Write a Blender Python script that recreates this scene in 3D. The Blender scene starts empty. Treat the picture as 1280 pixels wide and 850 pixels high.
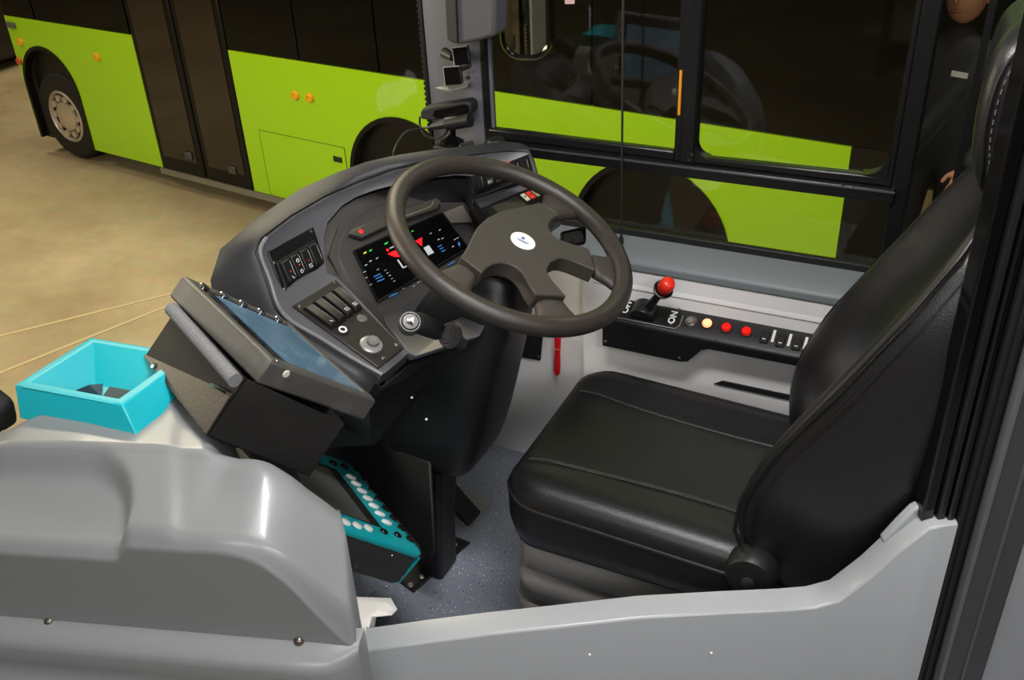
import bpy, bmesh, math, random
from mathutils import Vector as V, Matrix
random.seed(4)
S = bpy.context.scene
COL = S.collection

# ------------------------------------------------------------------ camera
FPX = 1198.0
CAM = V((0, 0, 1.55))
AX = (V((0.8992055028933282, -0.19198473061161261, 0.3931556012297716)),
      V((0.43554570732757175, 0.47819008192272494, -0.7626494492093093)),
      V((-0.041586060102898684, 0.8570158159349944, 0.5136092783842539)))
RT = V((AX[0][0], AX[1][0], AX[2][0])); UP = V((AX[0][1], AX[1][1], AX[2][1])); FW = -V((AX[0][2], AX[1][2], AX[2][2]))
cam = bpy.data.cameras.new('camera'); cam.sensor_width = 36; cam.lens = FPX / 1280 * 36; cam.clip_start = .05; cam.clip_end = 200
co = bpy.data.objects.new('camera', cam); COL.objects.link(co)
m = Matrix.Identity(4)
for i in range(3):
    m[i][0] = RT[i]; m[i][1] = UP[i]; m[i][2] = -FW[i]; m[i][3] = CAM[i]
co.matrix_world = m
S.camera = co

# ------------------------------------------------------------------ exposure, world, lights
S.view_settings.view_transform = 'Standard'; S.view_settings.look = 'None'
S.view_settings.gamma = 1; S.view_settings.exposure = 0.0
W = bpy.data.worlds.new('hall_world'); S.world = W; W.use_nodes = True
W.node_tree.nodes['Background'].inputs[0].default_value = (1.0, .86, .66, 1)
W.node_tree.nodes['Background'].inputs[1].default_value = .03
def area(name, loc, target, sx, sy, power, colr):
    l = bpy.data.lights.new(name, 'AREA'); l.shape = 'RECTANGLE'; l.size = sx; l.size_y = sy; l.energy = power; l.color = colr
    o = bpy.data.objects.new(name, l); COL.objects.link(o); o.location = loc
    o.rotation_euler = (V(target) - V(loc)).to_track_quat('-Z', 'Y').to_euler()
    return o
area('hall_lamp_and_fill', (-5.8, 5.3, 6.0), (-5.6, 3.4, -1), 5.0, .5, 520, (1, .86, .64))
area('hall_lamp_and_fill', (-3.5, .7, 1.3), (-3.1, 4.4, 1.0), 1.8, .4, 95, (1, .88, .68))  # low fill added in mid-air to brighten the green bus side
area('hall_lamp_and_fill', (-.6, 3.0, 5.2), (-.9, 4.0, -.6), 2.4, .6, 130, (1, .90, .70))
area('hall_lamp_and_fill', (-9.5, 1.5, 5.5), (-8.5, 3.0, -1), 3.0, 1.2, 170, (1, .82, .56))
area('saloon_light', (1.05, -.25, 2.08), (-.05, 1.15, .5), 1.0, .4, 34, (1, .985, .97))
area('saloon_light', (-.2, -1.1, 2.05), (-.35, 1.3, .55), 1.1, .4, 15, (1, .985, .97))
area('cab_light', (-.28, .80, 2.10), (-.38, 1.60, .45), .7, .25, 34, (1, .985, .97))

# ------------------------------------------------------------------ pixel -> place helpers (true depth comes from the plane given)
def ray(px, py): return FW + RT * ((px - 640) / FPX) - UP * ((py - 425) / FPX)
def at(px, py, x=None, y=None, z=None):
    d = ray(px, py)
    t = (x - CAM.x) / d.x if x is not None else (y - CAM.y) / d.y if y is not None else (z - CAM.z) / d.z
    return CAM + d * t
def pl(px, py, p0, n):
    d = ray(px, py); return CAM + d * ((V(p0) - CAM).dot(n) / d.dot(n))
def dp(px, py, t): return CAM + ray(px, py) * t
def lerp(a, b, t): return a + (b - a) * t

# ------------------------------------------------------------------ materials
def lin(c):
    return tuple(((v / 255) / 12.92 if v / 255 <= .04045 else ((v / 255 + .055) / 1.055) ** 2.4) for v in c) + (1,)
MATS = {}
def mat(name, rgb, rough=.5, metal=0, bump=None, var=None, coat=0, emit=None, spec=.5):
    if name in MATS: return MATS[name]
    mt = bpy.data.materials.new(name); mt.use_nodes = True; N = mt.node_tree; b = N.nodes['Principled BSDF']
    b.inputs['Base Color'].default_value = lin(rgb); b.inputs['Roughness'].default_value = rough
    b.inputs['Metallic'].default_value = metal; b.inputs['Coat Weight'].default_value = coat; b.inputs['Coat Roughness'].default_value = .08
    b.inputs['Specular IOR Level'].default_value = spec
    if emit: b.inputs['Emission Color'].default_value = lin(emit[0]); b.inputs['Emission Strength'].default_value = emit[1]
    if bump or var:
        tc = N.nodes.new('ShaderNodeTexCoord')
    if bump:
        nz = N.nodes.new('ShaderNodeTexNoise'); nz.inputs['Scale'].default_value = bump[0]; nz.inputs['Detail'].default_value = 4
        bp = N.nodes.new('ShaderNodeBump'); bp.inputs['Strength'].default_value = bump[1]; bp.inputs['Distance'].default_value = .002
        N.links.new(tc.outputs['Object'], nz.inputs['Vector']); N.links.new(nz.outputs['Fac'], bp.inputs['Height'])
        N.links.new(bp.outputs['Normal'], b.inputs['Normal'])
    if var:   # (scale, rgb2, lo, hi)
        n2 = N.nodes.new('ShaderNodeTexNoise'); n2.inputs['Scale'].default_value = var[0]; n2.inputs['Detail'].default_value = 6
        r = N.nodes.new('ShaderNodeValToRGB'); r.color_ramp.elements[0].position = var[2]; r.color_ramp.elements[1].position = var[3]
        r.color_ramp.elements[0].color = lin(rgb); r.color_ramp.elements[1].color = lin(var[1])
        N.links.new(tc.outputs['Object'], n2.inputs['Vector']); N.links.new(n2.outputs['Fac'], r.inputs['Fac'])
        N.links.new(r.outputs['Color'], b.inputs['Base Color'])
    MATS[name] = mt
    return mt
def glass(name, tint, ior=1.5):
    mt = bpy.data.materials.new(name); mt.use_nodes = True; N = mt.node_tree; N.nodes.clear()
    o = N.nodes.new('ShaderNodeOutputMaterial'); mx = N.nodes.new('ShaderNodeMixShader')
    t = N.nodes.new('ShaderNodeBsdfTransparent'); g = N.nodes.new('ShaderNodeBsdfGlossy'); f = N.nodes.new('ShaderNodeFresnel')
    t.inputs[0].default_value = (*tint, 1); g.inputs['Roughness'].default_value = 0.0; f.inputs['IOR'].default_value = ior
    N.links.new(f.outputs[0], mx.inputs[0]); N.links.new(t.outputs[0], mx.inputs[1]); N.links.new(g.outputs[0], mx.inputs[2]); N.links.new(mx.outputs[0], o.inputs[0])
    MATS[name] = mt; return mt
G_SIDE = glass('side_glass', (.96, .98, .96)); G_FRONT = glass('windscreen_glass', (.97, .985, .97), 1.10)
LEATHER = mat('black_leather', (25, 24, 25), .36, bump=(420, .22), spec=.55)
LEATHER2 = mat('black_leather_panel', (24, 23, 22), .42, bump=(420, .22))
STITCH = mat('grey_thread', (105, 102, 98), .7)
BLK = mat('black_plastic', (22, 22, 23), .42, bump=(500, .15))
BLKM = mat('black_matt_plastic', (20, 20, 21), .6, bump=(700, .2))
BLKG = mat('black_gloss', (9, 9, 10), .12)
RUB = mat('black_rubber', (17, 17, 17), .55)
WHEELM = mat('steering_rim_grain', (52, 46, 42), .36, bump=(900, .25))
HUBM = mat('steering_hub_plastic', (56, 50, 45), .5, bump=(900, .2))
DASH = mat('dash_grey', (84, 84, 88), .42, bump=(900, .12))
DASHD = mat('dash_dark', (37, 38, 42), .5, bump=(700, .15))
BAYM = mat('dash_bay_grey', (62, 59, 56), .55, bump=(700, .15))
PANEL = mat('switch_panel_black', (20, 19, 19), .3, bump=(500, .08))
PANEL2 = mat('switch_panel_brownblack', (40, 37, 34), .4, bump=(600, .1))
SWITCH = mat('rocker_black', (26, 25, 25), .42, spec=.25)
SCREW = mat('screw_steel', (150, 148, 145), .3, 1)
CHROME = mat('bright_metal', (215, 215, 215), .15, 1)
GREYP = mat('moulded_grey_plastic', (132, 134, 135), .36, bump=(260, .08), coat=.15)
GREYD = mat('door_grey_plastic', (152, 155, 158), .36, bump=(260, .08), coat=.15)
WHITEP = mat('light_grey_panel', (226, 224, 223), .42, bump=(200, .05))
SILLM = mat('sill_grey', (112, 118, 121), .5)
PILLAR = mat('pillar_grey', (88, 88, 95), .5, bump=(400, .06))
TEAL = mat('teal_print', (22, 176, 190), .42, bump=(90, .12))
TEALD = mat('teal_machine', (15, 160, 168), .38)
REDK = mat('red_plastic', (226, 48, 30), .32)
REDD = mat('red_tool', (200, 22, 34), .4)
WHITE = mat('white_print', (235, 235, 235), .5)
SILVK = mat('silver_plastic', (150, 150, 150), .35, .3)
CASEM = mat('powder_black_steel', (30, 29, 28), .6, spec=.2, bump=(350, .25), var=(14, (42, 39, 36), .55, .8))
EDGEM = mat('worn_black_edge', (78, 76, 73), .45, bump=(300, .2), var=(30, (98, 94, 90), .5, .85))
GREEN = mat('bus_green', (160, 212, 8), .25, coat=.2)
GREENL = mat('bus_green_joint', (104, 140, 8), .6)
BUSGL = mat('bus_dark_glass', (9, 9, 8), .05, spec=.18)
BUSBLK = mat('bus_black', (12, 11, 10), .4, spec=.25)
TYRE = mat('tyre_rubber', (22, 20, 19), .8)
HUBC = mat('wheel_silver', (196, 184, 168), .4, .5, bump=(30, .2))
YEL = mat('amber_marker', (235, 170, 20), .3)
SKIRTM = mat('skirt_silver', (120, 116, 104), .5)

# ------------------------------------------------------------------ mesh builder
class MB:
    def __init__(s): s.v = []; s.f = []; s.mi = []; s.cur = 0
    def add(s, pts, faces):
        k = len(s.v); s.v += [tuple(p) for p in pts]
        for f in faces: s.f.append([i + k for i in f]); s.mi.append(s.cur)
        return s
    def poly(s, pts): return s.add(pts, [list(range(len(pts)))])
    def prism(s, pts, vec):
        n = len(pts); vec = V(vec); q = [V(p) for p in pts]; q2 = [p + vec for p in q]
        return s.add(q + q2, [list(range(n))[::-1], list(range(n, 2 * n))] + [[i, (i + 1) % n, (i + 1) % n + n, i + n] for i in range(n)])
    def box(s, c, ex, ey=None, ez=None):
        c = V(c)
        if ey is None: ex, ey, ez = V((ex[0], 0, 0)), V((0, ex[1], 0)), V((0, 0, ex[2]))
        ex, ey, ez = V(ex), V(ey), V(ez)
        return s.prism([c - ex - ey - ez, c + ex - ey - ez, c + ex + ey - ez, c - ex + ey - ez], ez * 2)
    def loft(s, rings, cap=True, closed=True, loop=False):
        n = len(rings[0]); k = len(s.v)
        s.v += [tuple(p) for r in rings for p in r]
        R = len(rings)
        for i in range(R if loop else R - 1):
            a, b = k + i * n, k + ((i + 1) % R) * n
            for j in range(n if closed else n - 1):
                j2 = (j + 1) % n
                s.f.append([a + j, a + j2, b + j2, b + j]); s.mi.append(s.cur)
        if cap and not loop:
            s.f.append(list(range(k, k + n))[::-1]); s.mi.append(s.cur)
            s.f.append(list(range(k + (R - 1) * n, k + R * n))); s.mi.append(s.cur)
        return s
    def tube(s, path, r, n=10, loop=False, cap=True):
        P = [V(p) for p in path]; rings = []; up = None
        for i, p in enumerate(P):
            a = P[(i - 1) % len(P)] if (loop or i > 0) else p; b = P[(i + 1) % len(P)] if (loop or i < len(P) - 1) else p
            t = (b - a).normalized()
            if up is None: up = t.orthogonal().normalized()
            up = (up - t * up.dot(t)).normalized(); sd = t.cross(up)
            rr = r[i] if isinstance(r, (list, tuple)) else r
            rings.append([p + (up * math.cos(2 * math.pi * j / n) + sd * math.sin(2 * math.pi * j / n)) * rr for j in range(n)])
        return s.loft(rings, cap=cap, loop=loop)
    def lathe(s, c, axis, prof, n=24):
        c = V(c); a = V(axis).normalized(); u = a.orthogonal().normalized(); w = a.cross(u)
        return s.loft([[c + a * h + (u * math.cos(2 * math.pi * j / n) + w * math.sin(2 * math.pi * j / n)) * max(r, 1e-5) for j in range(n)] for r, h in prof])
    def ball(s, c, r, n=16, sc=(1, 1, 1)):
        c = V(c); rings = []
        for i in range(n // 2 + 1):
            ph = math.pi * i / (n // 2)
            rings.append([c + V((sc[0] * r * max(math.sin(ph), 1e-4) * math.cos(2 * math.pi * j / n), sc[1] * r * max(math.sin(ph), 1e-4) * math.sin(2 * math.pi * j / n), -sc[2] * r * math.cos(ph))) for j in range(n)])
        return s.loft(rings)
    def build(s, name, mt, parent=None, bevel=0, seg=2, sub=0, angle=40, label=None, flat=False, kind=None, solid=0):
        me = bpy.data.meshes.new(name); me.from_pydata(s.v, [], s.f)
        ms = mt if isinstance(mt, (list, tuple)) else [mt]
        for q in ms: me.materials.append(q)
        if len(ms) > 1: me.polygons.foreach_set('material_index', s.mi)
        bm = bmesh.new(); bm.from_mesh(me); bmesh.ops.remove_doubles(bm, verts=bm.verts, dist=1e-6); bmesh.ops.recalc_face_normals(bm, faces=bm.faces); bm.to_mesh(me); bm.free()
        me.validate()
        if not flat:
            me.shade_smooth()
            if not sub: me.set_sharp_from_angle(angle=math.radians(angle))
        o = bpy.data.objects.new(name, me); COL.objects.link(o)
        if solid:
            d = o.modifiers.new('thickness', 'SOLIDIFY'); d.thickness = solid; d.offset = -1
        if bevel:
            d = o.modifiers.new('edge', 'BEVEL'); d.width = bevel; d.segments = seg; d.limit_method = 'ANGLE'; d.angle_limit = math.radians(35); d.harden_normals = False
        if sub:
            d = o.modifiers.new('smooth', 'SUBSURF'); d.levels = sub; d.render_levels = sub
        if parent is not None: adopt(o, parent)
        if label: o['label'] = label
        if kind: o['kind'] = kind
        return o
def adopt(o, parent):
    o.parent = parent
    if parent.type == 'EMPTY': o.matrix_parent_inverse = Matrix.Translation(-parent.location)
def thing(name, label, cat, loc, group=None, kind=None):
    o = bpy.data.objects.new(name, None); COL.objects.link(o); o.location = loc; o.empty_display_size = .05
    if label: o['label'] = label
    if cat: o['category'] = cat
    if group: o['group'] = group
    if kind: o['kind'] = kind
    return o
def tag(o, label, cat, group=None):
    o['label'] = label; o['category'] = cat
    if group: o['group'] = group
    return o
def struct(name, mb, mt, parent=None, **k):
    o = mb.build(name, mt, parent, **k)
    o['kind'] = 'structure'
    return o
def quad(cs, p0=None, n=None): return [pl(x, y, p0, n) for x, y in cs]
class Plate:   # bilinear frame on four corners TL TR BR BL
    def __init__(s, P):
        s.P = [V(p) for p in P]; a = s.P[1] - s.P[0]; b = s.P[3] - s.P[0]
        s.n = b.cross(a).normalized()
        if s.n.dot(CAM - s.P[0]) < 0: s.n = -s.n
        s.eu = a.normalized(); s.ev = b.normalized()
    def p(s, u, v, h=0):
        return lerp(lerp(s.P[0], s.P[1], u), lerp(s.P[3], s.P[2], u), v) + s.n * h
    def rect(s, u0, v0, u1, v1, h=0): return [s.p(u0, v0, h), s.p(u1, v0, h), s.p(u1, v1, h), s.p(u0, v1, h)]
    def slab(s, mb, u0, v0, u1, v1, h0, h1): return mb.prism(s.rect(u0, v0, u1, v1, h0), s.n * (h1 - h0))
    def dome(s, mb, u, v, r, h, top=.8, n=20, h0=0): return mb.lathe(s.p(u, v, h0), s.n, [(r, 0), (r, h * .7), (r * (top + 1) / 2, h * .95), (r * top, h), (0.0001, h)], n)
def text(body, loc, right, up, size, mt, parent, name='lettering', ext=.0004):
    c = bpy.data.curves.new(name, 'FONT'); c.body = body; c.size = size; c.extrude = ext; c.offset = size * .03; c.align_x = 'CENTER'; c.align_y = 'CENTER'
    tmp = bpy.data.objects.new('tmp', c); me = bpy.data.meshes.new_from_object(tmp); bpy.data.objects.remove(tmp); bpy.data.curves.remove(c)
    me.materials.clear(); me.materials.append(mt); me.name = name
    r = V(right).normalized(); u = V(up); u = (u - r * u.dot(r)).normalized(); n = r.cross(u)
    for v in me.vertices: v.co = V(loc) + r * v.co.x + u * v.co.y + n * v.co.z
    o = bpy.data.objects.new(name, me); COL.objects.link(o); adopt(o, parent)
    return o
def rrect(cx, cy, hx, hy, r, z, n=6):
    out = []
    for qx, qy, a0 in ((1, 1, 0), (-1, 1, 90), (-1, -1, 180), (1, -1, 270)):
        for i in range(n + 1):
            a = math.radians(a0 + 90 * i / n); out.append(V((cx + qx * (hx - r) + r * math.cos(a), cy + qy * (hy - r) + r * math.sin(a), z)))
    return out
def interp(tab, x):
    if x <= tab[0][0]: return tab[0][1]
    for (a, b), (c, d) in zip(tab, tab[1:]):
        if x <= c: return b + (d - b) * (x - a) / (c - a)
    return tab[-1][1]
def smoothpath(P, k=6):
    P = [V(p) for p in P]; out = []
    for i in range(len(P) - 1):
        p0, p1, p2, p3 = P[max(i - 1, 0)], P[i], P[i + 1], P[min(i + 2, len(P) - 1)]
        for j in range(k):
            t = j / k
            out.append(.5 * ((2 * p1) + (p2 - p0) * t + (2 * p0 - 5 * p1 + 4 * p2 - p3) * t * t + (3 * p1 - p0 - 3 * p2 + p3) * t ** 3))
    return out + [P[-1]]

GZ = -.97     # hall floor level
YW = 1.794    # inner face of the cab's side wall
YG = 1.86     # side glass
# ================================================================== SETTING
def floor_mat():
    mt = bpy.data.materials.new('hall_concrete'); mt.use_nodes = True; N = mt.node_tree; b = N.nodes['Principled BSDF']; L = N.links.new
    tc = N.nodes.new('ShaderNodeTexCoord'); a = N.nodes.new('ShaderNodeTexNoise'); a.inputs['Scale'].default_value = .9; a.inputs['Detail'].default_value = 8; a.inputs['Roughness'].default_value = .62
    c = N.nodes.new('ShaderNodeTexNoise'); c.inputs['Scale'].default_value = 14; c.inputs['Detail'].default_value = 5
    r = N.nodes.new('ShaderNodeValToRGB'); r.color_ramp.elements[0].position = .33; r.color_ramp.elements[1].position = .68
    r.color_ramp.elements[0].color = lin((146, 128, 96)); r.color_ramp.elements[1].color = lin((186, 170, 138))
    mx = N.nodes.new('ShaderNodeMixRGB'); mx.blend_type = 'MULTIPLY'; mx.inputs[0].default_value = .3
    L(tc.outputs['Object'], a.inputs['Vector']); L(tc.outputs['Object'], c.inputs['Vector']); L(a.outputs['Fac'], r.inputs['Fac'])
    L(r.outputs['Color'], mx.inputs[1]); L(c.outputs['Color'], mx.inputs[2]); L(mx.outputs[0], b.inputs['Base Color'])
    b.inputs['Roughness'].default_value = .55
    return mt
fl = struct('floor', MB().box((-3, 3, GZ - .05), (14, 12, .05)), floor_mat())
q = MB()
for (x0, y0), (x1, y1) in (((0, 466), (226, 376)), ((0, 420), (170, 378))):
    a, b = at(x0, y0, z=GZ + .001), at(x1, y1, z=GZ + .001); t = (b - a).normalized(); w = V((-t.y, t.x, 0)) * .012
    q.prism([a - t - w, b + t * 3 - w, b + t * 3 + w, a - t + w], V((0, 0, .0015)))
q.build('floor_line', mat('floor_line_paint', (176, 158, 120), .6), fl)
q = MB(); q.box((-9.6, 5.6, GZ + .001), (1.5, .1, .001)); q.build('floor_line', mat('floor_line_yellow', (206, 160, 50), .6), fl)
HALLW = mat('hall_wall_brown', (40, 30, 22), .8, var=(1.2, (18, 15, 13), .4, .6))
struct('wall_back', MB().box((-3, 12.5, 2), (14, .1, 3.2)), HALLW)
struct('wall_front', MB().box((-16.5, 2, 2), (.1, 12, 3.2)), HALLW)

def vinyl():
    mt = bpy.data.materials.new('speckled_vinyl'); mt.use_nodes = True; N = mt.node_tree; b = N.nodes['Principled BSDF']; L = N.links.new
    tc = N.nodes.new('ShaderNodeTexCoord'); col = None
    base = lin((136, 142, 155))
    prev = None
    for sc, cut, c in ((150, .22, (222, 226, 234)), (95, .17, (44, 62, 150)), (210, .24, (74, 78, 92))):
        v = N.nodes.new('ShaderNodeTexVoronoi'); v.inputs['Scale'].default_value = sc
        ra = N.nodes.new('ShaderNodeMath'); ra.operation = 'LESS_THAN'; ra.inputs[1].default_value = cut
        sp = N.nodes.new('ShaderNodeSeparateColor'); m2 = N.nodes.new('ShaderNodeMath'); m2.operation = 'LESS_THAN'; m2.inputs[1].default_value = .32
        mu = N.nodes.new('ShaderNodeMath'); mu.operation = 'MULTIPLY'; mx = N.nodes.new('ShaderNodeMixRGB')
        L(tc.outputs['Object'], v.inputs['Vector']); L(v.outputs['Distance'], ra.inputs[0]); L(v.outputs['Color'], sp.inputs[0]); L(sp.outputs[0], m2.inputs[0])
        L(ra.outputs[0], mu.inputs[0]); L(m2.outputs[0], mu.inputs[1]); L(mu.outputs[0], mx.inputs[0])
        if prev: L(prev.outputs[0], mx.inputs[1])
        else: mx.inputs[1].default_value = base
        mx.inputs[2].default_value = lin(c); prev = mx
    L(prev.outputs[0], b.inputs['Base Color']); b.inputs['Roughness'].default_value = .5
    return mt
struct('floor_cab', MB().box((-.5, 1.2, -.02), (.95, .62, .02)), vinyl())
struct('floor_aisle', MB().box((.6, -.1, -.33), (1.1, .9, .02)), vinyl())
# side wall: recessed front part, raised side panel, grey sill
xs = at(727, 455, y=YW - .03).x
wr = struct('wall_right', MB().box(((-1.3 + .8) / 2, YW + .03, .30), (1.05, .03, .32)), WHITEP)
side = MB().box(((xs + .8) / 2, YW - .012, .30), ((.8 - xs) / 2, .018, .315))
side.build('side_panel', WHITEP, wr, bevel=.012, seg=3)
# ledge moulded into the panel above the console
lz = at(900, 379, y=YW - .03).z
rail = MB(); rail.loft([[V((x, YW - .028, lz - .008)), V((x, YW - .0325, lz - .004)), V((x, YW - .0325, lz)), V((x, YW - .028, lz + .014))] for x in (xs + .03, .25)])
rail.build('panel_ledge', WHITEP, wr, bevel=.003)
sl = MB()
prof = [(YW - .034, .606), (YW - .034, .622), (YW - .026, .630), (YW + .010, .637), (YW + .030, .6395), (YW + .060, .646), (YW + .075, .646), (YW + .075, .58), (YW, .58)]
sl.loft([[V((x, y, z)) for y, z in prof] for x in (-1.02, .8)])
struct('trim_1', sl, SILLM, bevel=.003)
wp = MB(); P = quad([(640, 410), (679, 420), (676, 450), (640, 444)], (0, YW - .002, 0), V((0, 1, 0))); wp.prism(P, V((0, -.004, 0)))
acc = wp.build('access_plate', BLKM, wr, bevel=.001)
MB().lathe(at(673, 446, y=YW - .006), (0, -1, 0), [(.0035, 0), (.0025, .002)], 10).build('screw', SCREW, acc)
struct('wall_cab_front', MB().box((-1.27, 1.25, .1), (.02, .62, .36)), mat('dark_bulkhead', (38, 38, 40), .6))
struct('wall_rear', MB().box((.62, 1.42, .8), (.02, .45, 1.3)), mat('rear_bulkhead', (14, 14, 15), .5))
struct('ceiling', MB().box((.26, .50, 2.14), (1.89, 1.43, .02)), mat('bus_ceiling', (200, 198, 194), .6))
# white kick panel at the foot of the cab door
q = MB(); P = [dp(428, 752, 1.56), dp(482, 754, 1.56), dp(491, 770, 1.52), dp(464, 773, 1.47), dp(458, 800, 1.44), dp(451, 850, 1.42), dp(440, 850, 1.42), dp(436, 800, 1.46)]
q.prism(P, V((-.01, .03, -.02))); struct('trim_2', q, WHITEP, bevel=.003)

# ---- A pillar and side window
px0, px1 = -1.145, -.985
ap = MB(); ring = []
for z in (.45, 2.13):
    k = 0.0
    ring.append([V((-1.145, 1.875, z)), V((-1.14, 1.86, z)), V((-1.025, 1.845, z)), V((-1.015, 1.843, z)), V((-.972, 1.853, z)), V((-.978, 1.872, z)), V((-1.06, 1.95, z)), V((-1.13, 1.95, z))])
ap.loft(ring)
pil = struct('trim_3', ap, PILLAR, bevel=.006, seg=3)
pil['label'] = 'dark grey windscreen pillar'
q = MB()
q.box((-1.150, 1.872, 1.3), (.004, .006, .8))
for i in range(130): q.box((-1.1555, 1.871, .52 + i * .0122), (.0022, .005, .0036))
q.build('seal_strip', RUB, pil, kind='stuff')

win = thing('window_1', 'black framed sliding side window above the grey sill', None, (-.5, YG, .67), kind='structure')
def fr(pxs, depth=.035, y=YG - .025, name='window_frame', mt=BLKG, bevel=.004):
    P = quad(pxs, (0, y, 0), V((0, 1, 0))); return MB().prism(P, V((0, depth, 0))).build(name, mt, win, bevel=bevel)
FRM = mat('window_frame_black', (20, 20, 21), .3)
zr0 = at(700, 196, y=YG - .03).z
# lower guide rail (follows the bus line), sash rails and stiles in metres
def zline(p, q_, y):
    a, b = at(*p, y=y), at(*q_, y=y); return lambda x: a.z + (b.z - a.z) * (x - a.x) / (b.x - a.x)
yf = YG - .018
f1 = zline((636, 176), (1120, 234), yf); f2 = zline((666, 194), (1116, 251), yf); f0 = zline((622, 162), (818, 186), yf); f3 = zline((875, 196), (1073, 217), yf)
xA, xB = -.985, at(1120, 240, y=yf).x
def bar(x0, x1, za, zb, y0, y1, name, mt=FRM, bv=.004): # za zb callables
    g = MB(); g.loft([[V((x, y0, za(x))), V((x, y1, za(x))), V((x, y1, zb(x))), V((x, y0, zb(x)))] for x in (x0, x1)]); return g.build(name, mt, win, bevel=bv)
bar(xA, xB, f2, f1, yf - .02, YG + .015, 'guide_rail')
bar(xA, xB, lambda x: f1(x) - .006, lambda x: f1(x) - .002, yf - .0225, yf - .019, 'rail_highlight', mat('rail_sheen', (90, 90, 92), .3, .5), .0005)  # paler strip draws the highlight line along the rail
xm0, xm1 = at(847, 100, y=yf).x, at(872, 100, y=yf).x
bar(xA, xm0, f1, f0, yf, YG + .004, 'sash_rail')
xr0, xr1 = at(1131, 90, y=yf).x, at(1153, 100, y=yf).x
bar(xA, xr1, lambda x: .640, lambda x: .660, YG - .012, YG + .004, 'gasket', RUB, .002)
bar(xm1 - .005, xr1, f1, f3, yf - .004, YG + .002, 'sash_rail')
def stile(x0, x1, z0, y0, y1, name, mt=FRM, bv=.004): return MB().prism([V((x0, y0, z0)), V((x1, y0, z0)), V((x1, y0, 2.12)), V((x0, y0, 2.12))], V((0, y1 - y0, 0))).build(name, mt, win, bevel=bv)
stile(xA - .01, xA + .006, .66, yf, YG + .01, 'stile')
stile(xm0, xm0 + .017, f1(xm0), yf - .004, YG + .01, 'stile')
stile(xm0 + .013, xm1 + .004, f1(xm0), yf - .008, YG + .01, 'stile')
stile(xr0, xr0 + .012, f1(xr0), yf - .006, YG + .01, 'stile')
stile(xr0 + .010, xr1 + .012, .66, yf - .006, YG + .015, 'stile')
# rounded lower corners of the right sash
for cx, sx in ((xm1 + .004, 1), (xr0, -1)):
    zc = f3((xm1 + xr0) / 2) + (f3(cx) - f3((xm1 + xr0) / 2)); r = .045 if sx < 0 else .028
    pts = [V((cx, yf - .005, zc - .004))] + [V((cx + sx * r * (1 - math.sin(a)), yf - .005, zc + r * (1 - math.cos(a)))) for a in [i * math.pi / 12 for i in range(7)]][::-1]
    MB().prism(pts, V((0, .03, 0))).build('sash_corner', FRM, win)
q = MB(); q.box((xm0 + .008, yf - .006, at(852, 115, y=yf).z), (.0025, .002, .045)); q.build('reflection_strip', mat('orange_strip', (214, 140, 30), .4), win)  # orange reflection on the mullion, drawn as a coloured strip
for p in ((865, 193), (861, 200), (1053, 231), (1066, 233)):
    c = at(*p, y=yf - .02); MB().lathe(c, (0, -1, 0), [(.003, 0), (.002, .002)], 10).build('screw', SCREW, win)
MB().box(((xA + xm0) / 2, YG, (f1(-.8) + 2.1) / 2), ((xm0 - xA) / 2, .002, (2.1 - f1(-.8)) / 2)).build('glass_pane', G_SIDE, win)
MB().box(((xr0 + xm1) / 2, YG - .008, (f1(-.3) + 2.1) / 2), ((xr0 - xm1) / 2, .002, (2.1 - f1(-.3)) / 2)).build('glass_pane', G_SIDE, win)
MB().box(((xA + xr1) / 2, YG, (.66 + f2(-.5)) / 2), ((xr1 - xA) / 2, .002, (f2(-.5) - .66) / 2)).build('glass_pane', G_SIDE, win)
# rear quarter light behind the seat
w2 = thing('window_2', 'dark fixed pane behind the driver seat', None, (.2, YG, .67), kind='structure')
MB().box((xr1 + .31, YG, 1.4), (.30, .002, .74)).build('glass_pane', G_SIDE, w2)
MB().box((xr1 + .62, YG, 1.4), (.03, .02, .74)).build('window_frame', FRM, w2)
MB().box((at(1236, 30, y=YG).x, YG - .01, 1.4), (.006, .01, .74)).build('window_frame', FRM, w2)
# windscreen
ws = thing('window_3', 'clear curved windscreen in front of the dashboard', None, (-1.5, .8, .5), kind='structure')
arc = smoothpath([(-1.165, 1.90, 0), (-1.33, 1.72, 0), (-1.46, 1.2, 0), (-1.52, .5, 0), (-1.52, -.5, 0)], 5)
g = MB(); g.loft([[p + V((0, 0, .30)), p + V((0, 0, 2.12))] for p in arc], cap=False, closed=False); g.build('glass_pane', G_FRONT, ws, solid=.005)
g = MB(); g.loft([[p + V((0, 0, .24)), p + V((-.03, 0, .24)), p + V((-.03, 0, .31)), p + V((0, 0, .31))] for p in arc]); g.build('window_frame', RUB, ws)
# ================================================================== OTHER BUS
A0 = at(5, 20, z=.10); B0 = at(1064, 185, z=.10)
BD = (B0 - A0); BD.z = 0; BL_ = BD.length; BD.normalize(); BN = V((BD.y, -BD.x, 0))   # BN points towards us
def bp(px, py): return pl(px, py, A0, BN)
def bs(px, py):
    q = bp(px, py); return (q - A0).dot(BD), q.z
def bw(s, z, d=0): return A0 + BD * s + V((0, 0, z - A0.z)) + BN * d
bus = thing('green_bus', 'lime green bus with black doors and windows parked beyond the cab glass', 'bus', bw(2.5, GZ))
ZT = .105; ZB = -.83
sw1, zw1 = .365, 0; zc1 = -.43; sd0 = (bs(167, 42)[0] + bs(200, 207)[0]) / 2; sd1 = (bs(290, 64)[0] + bs(314, 240)[0]) / 2
s2 = bs(498, 190)[0] + .03; s3 = bs(811, 250)[0]; sR = bs(1062, 200)[0]
r1, r2, r3 = .335, .42, .43
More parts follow.
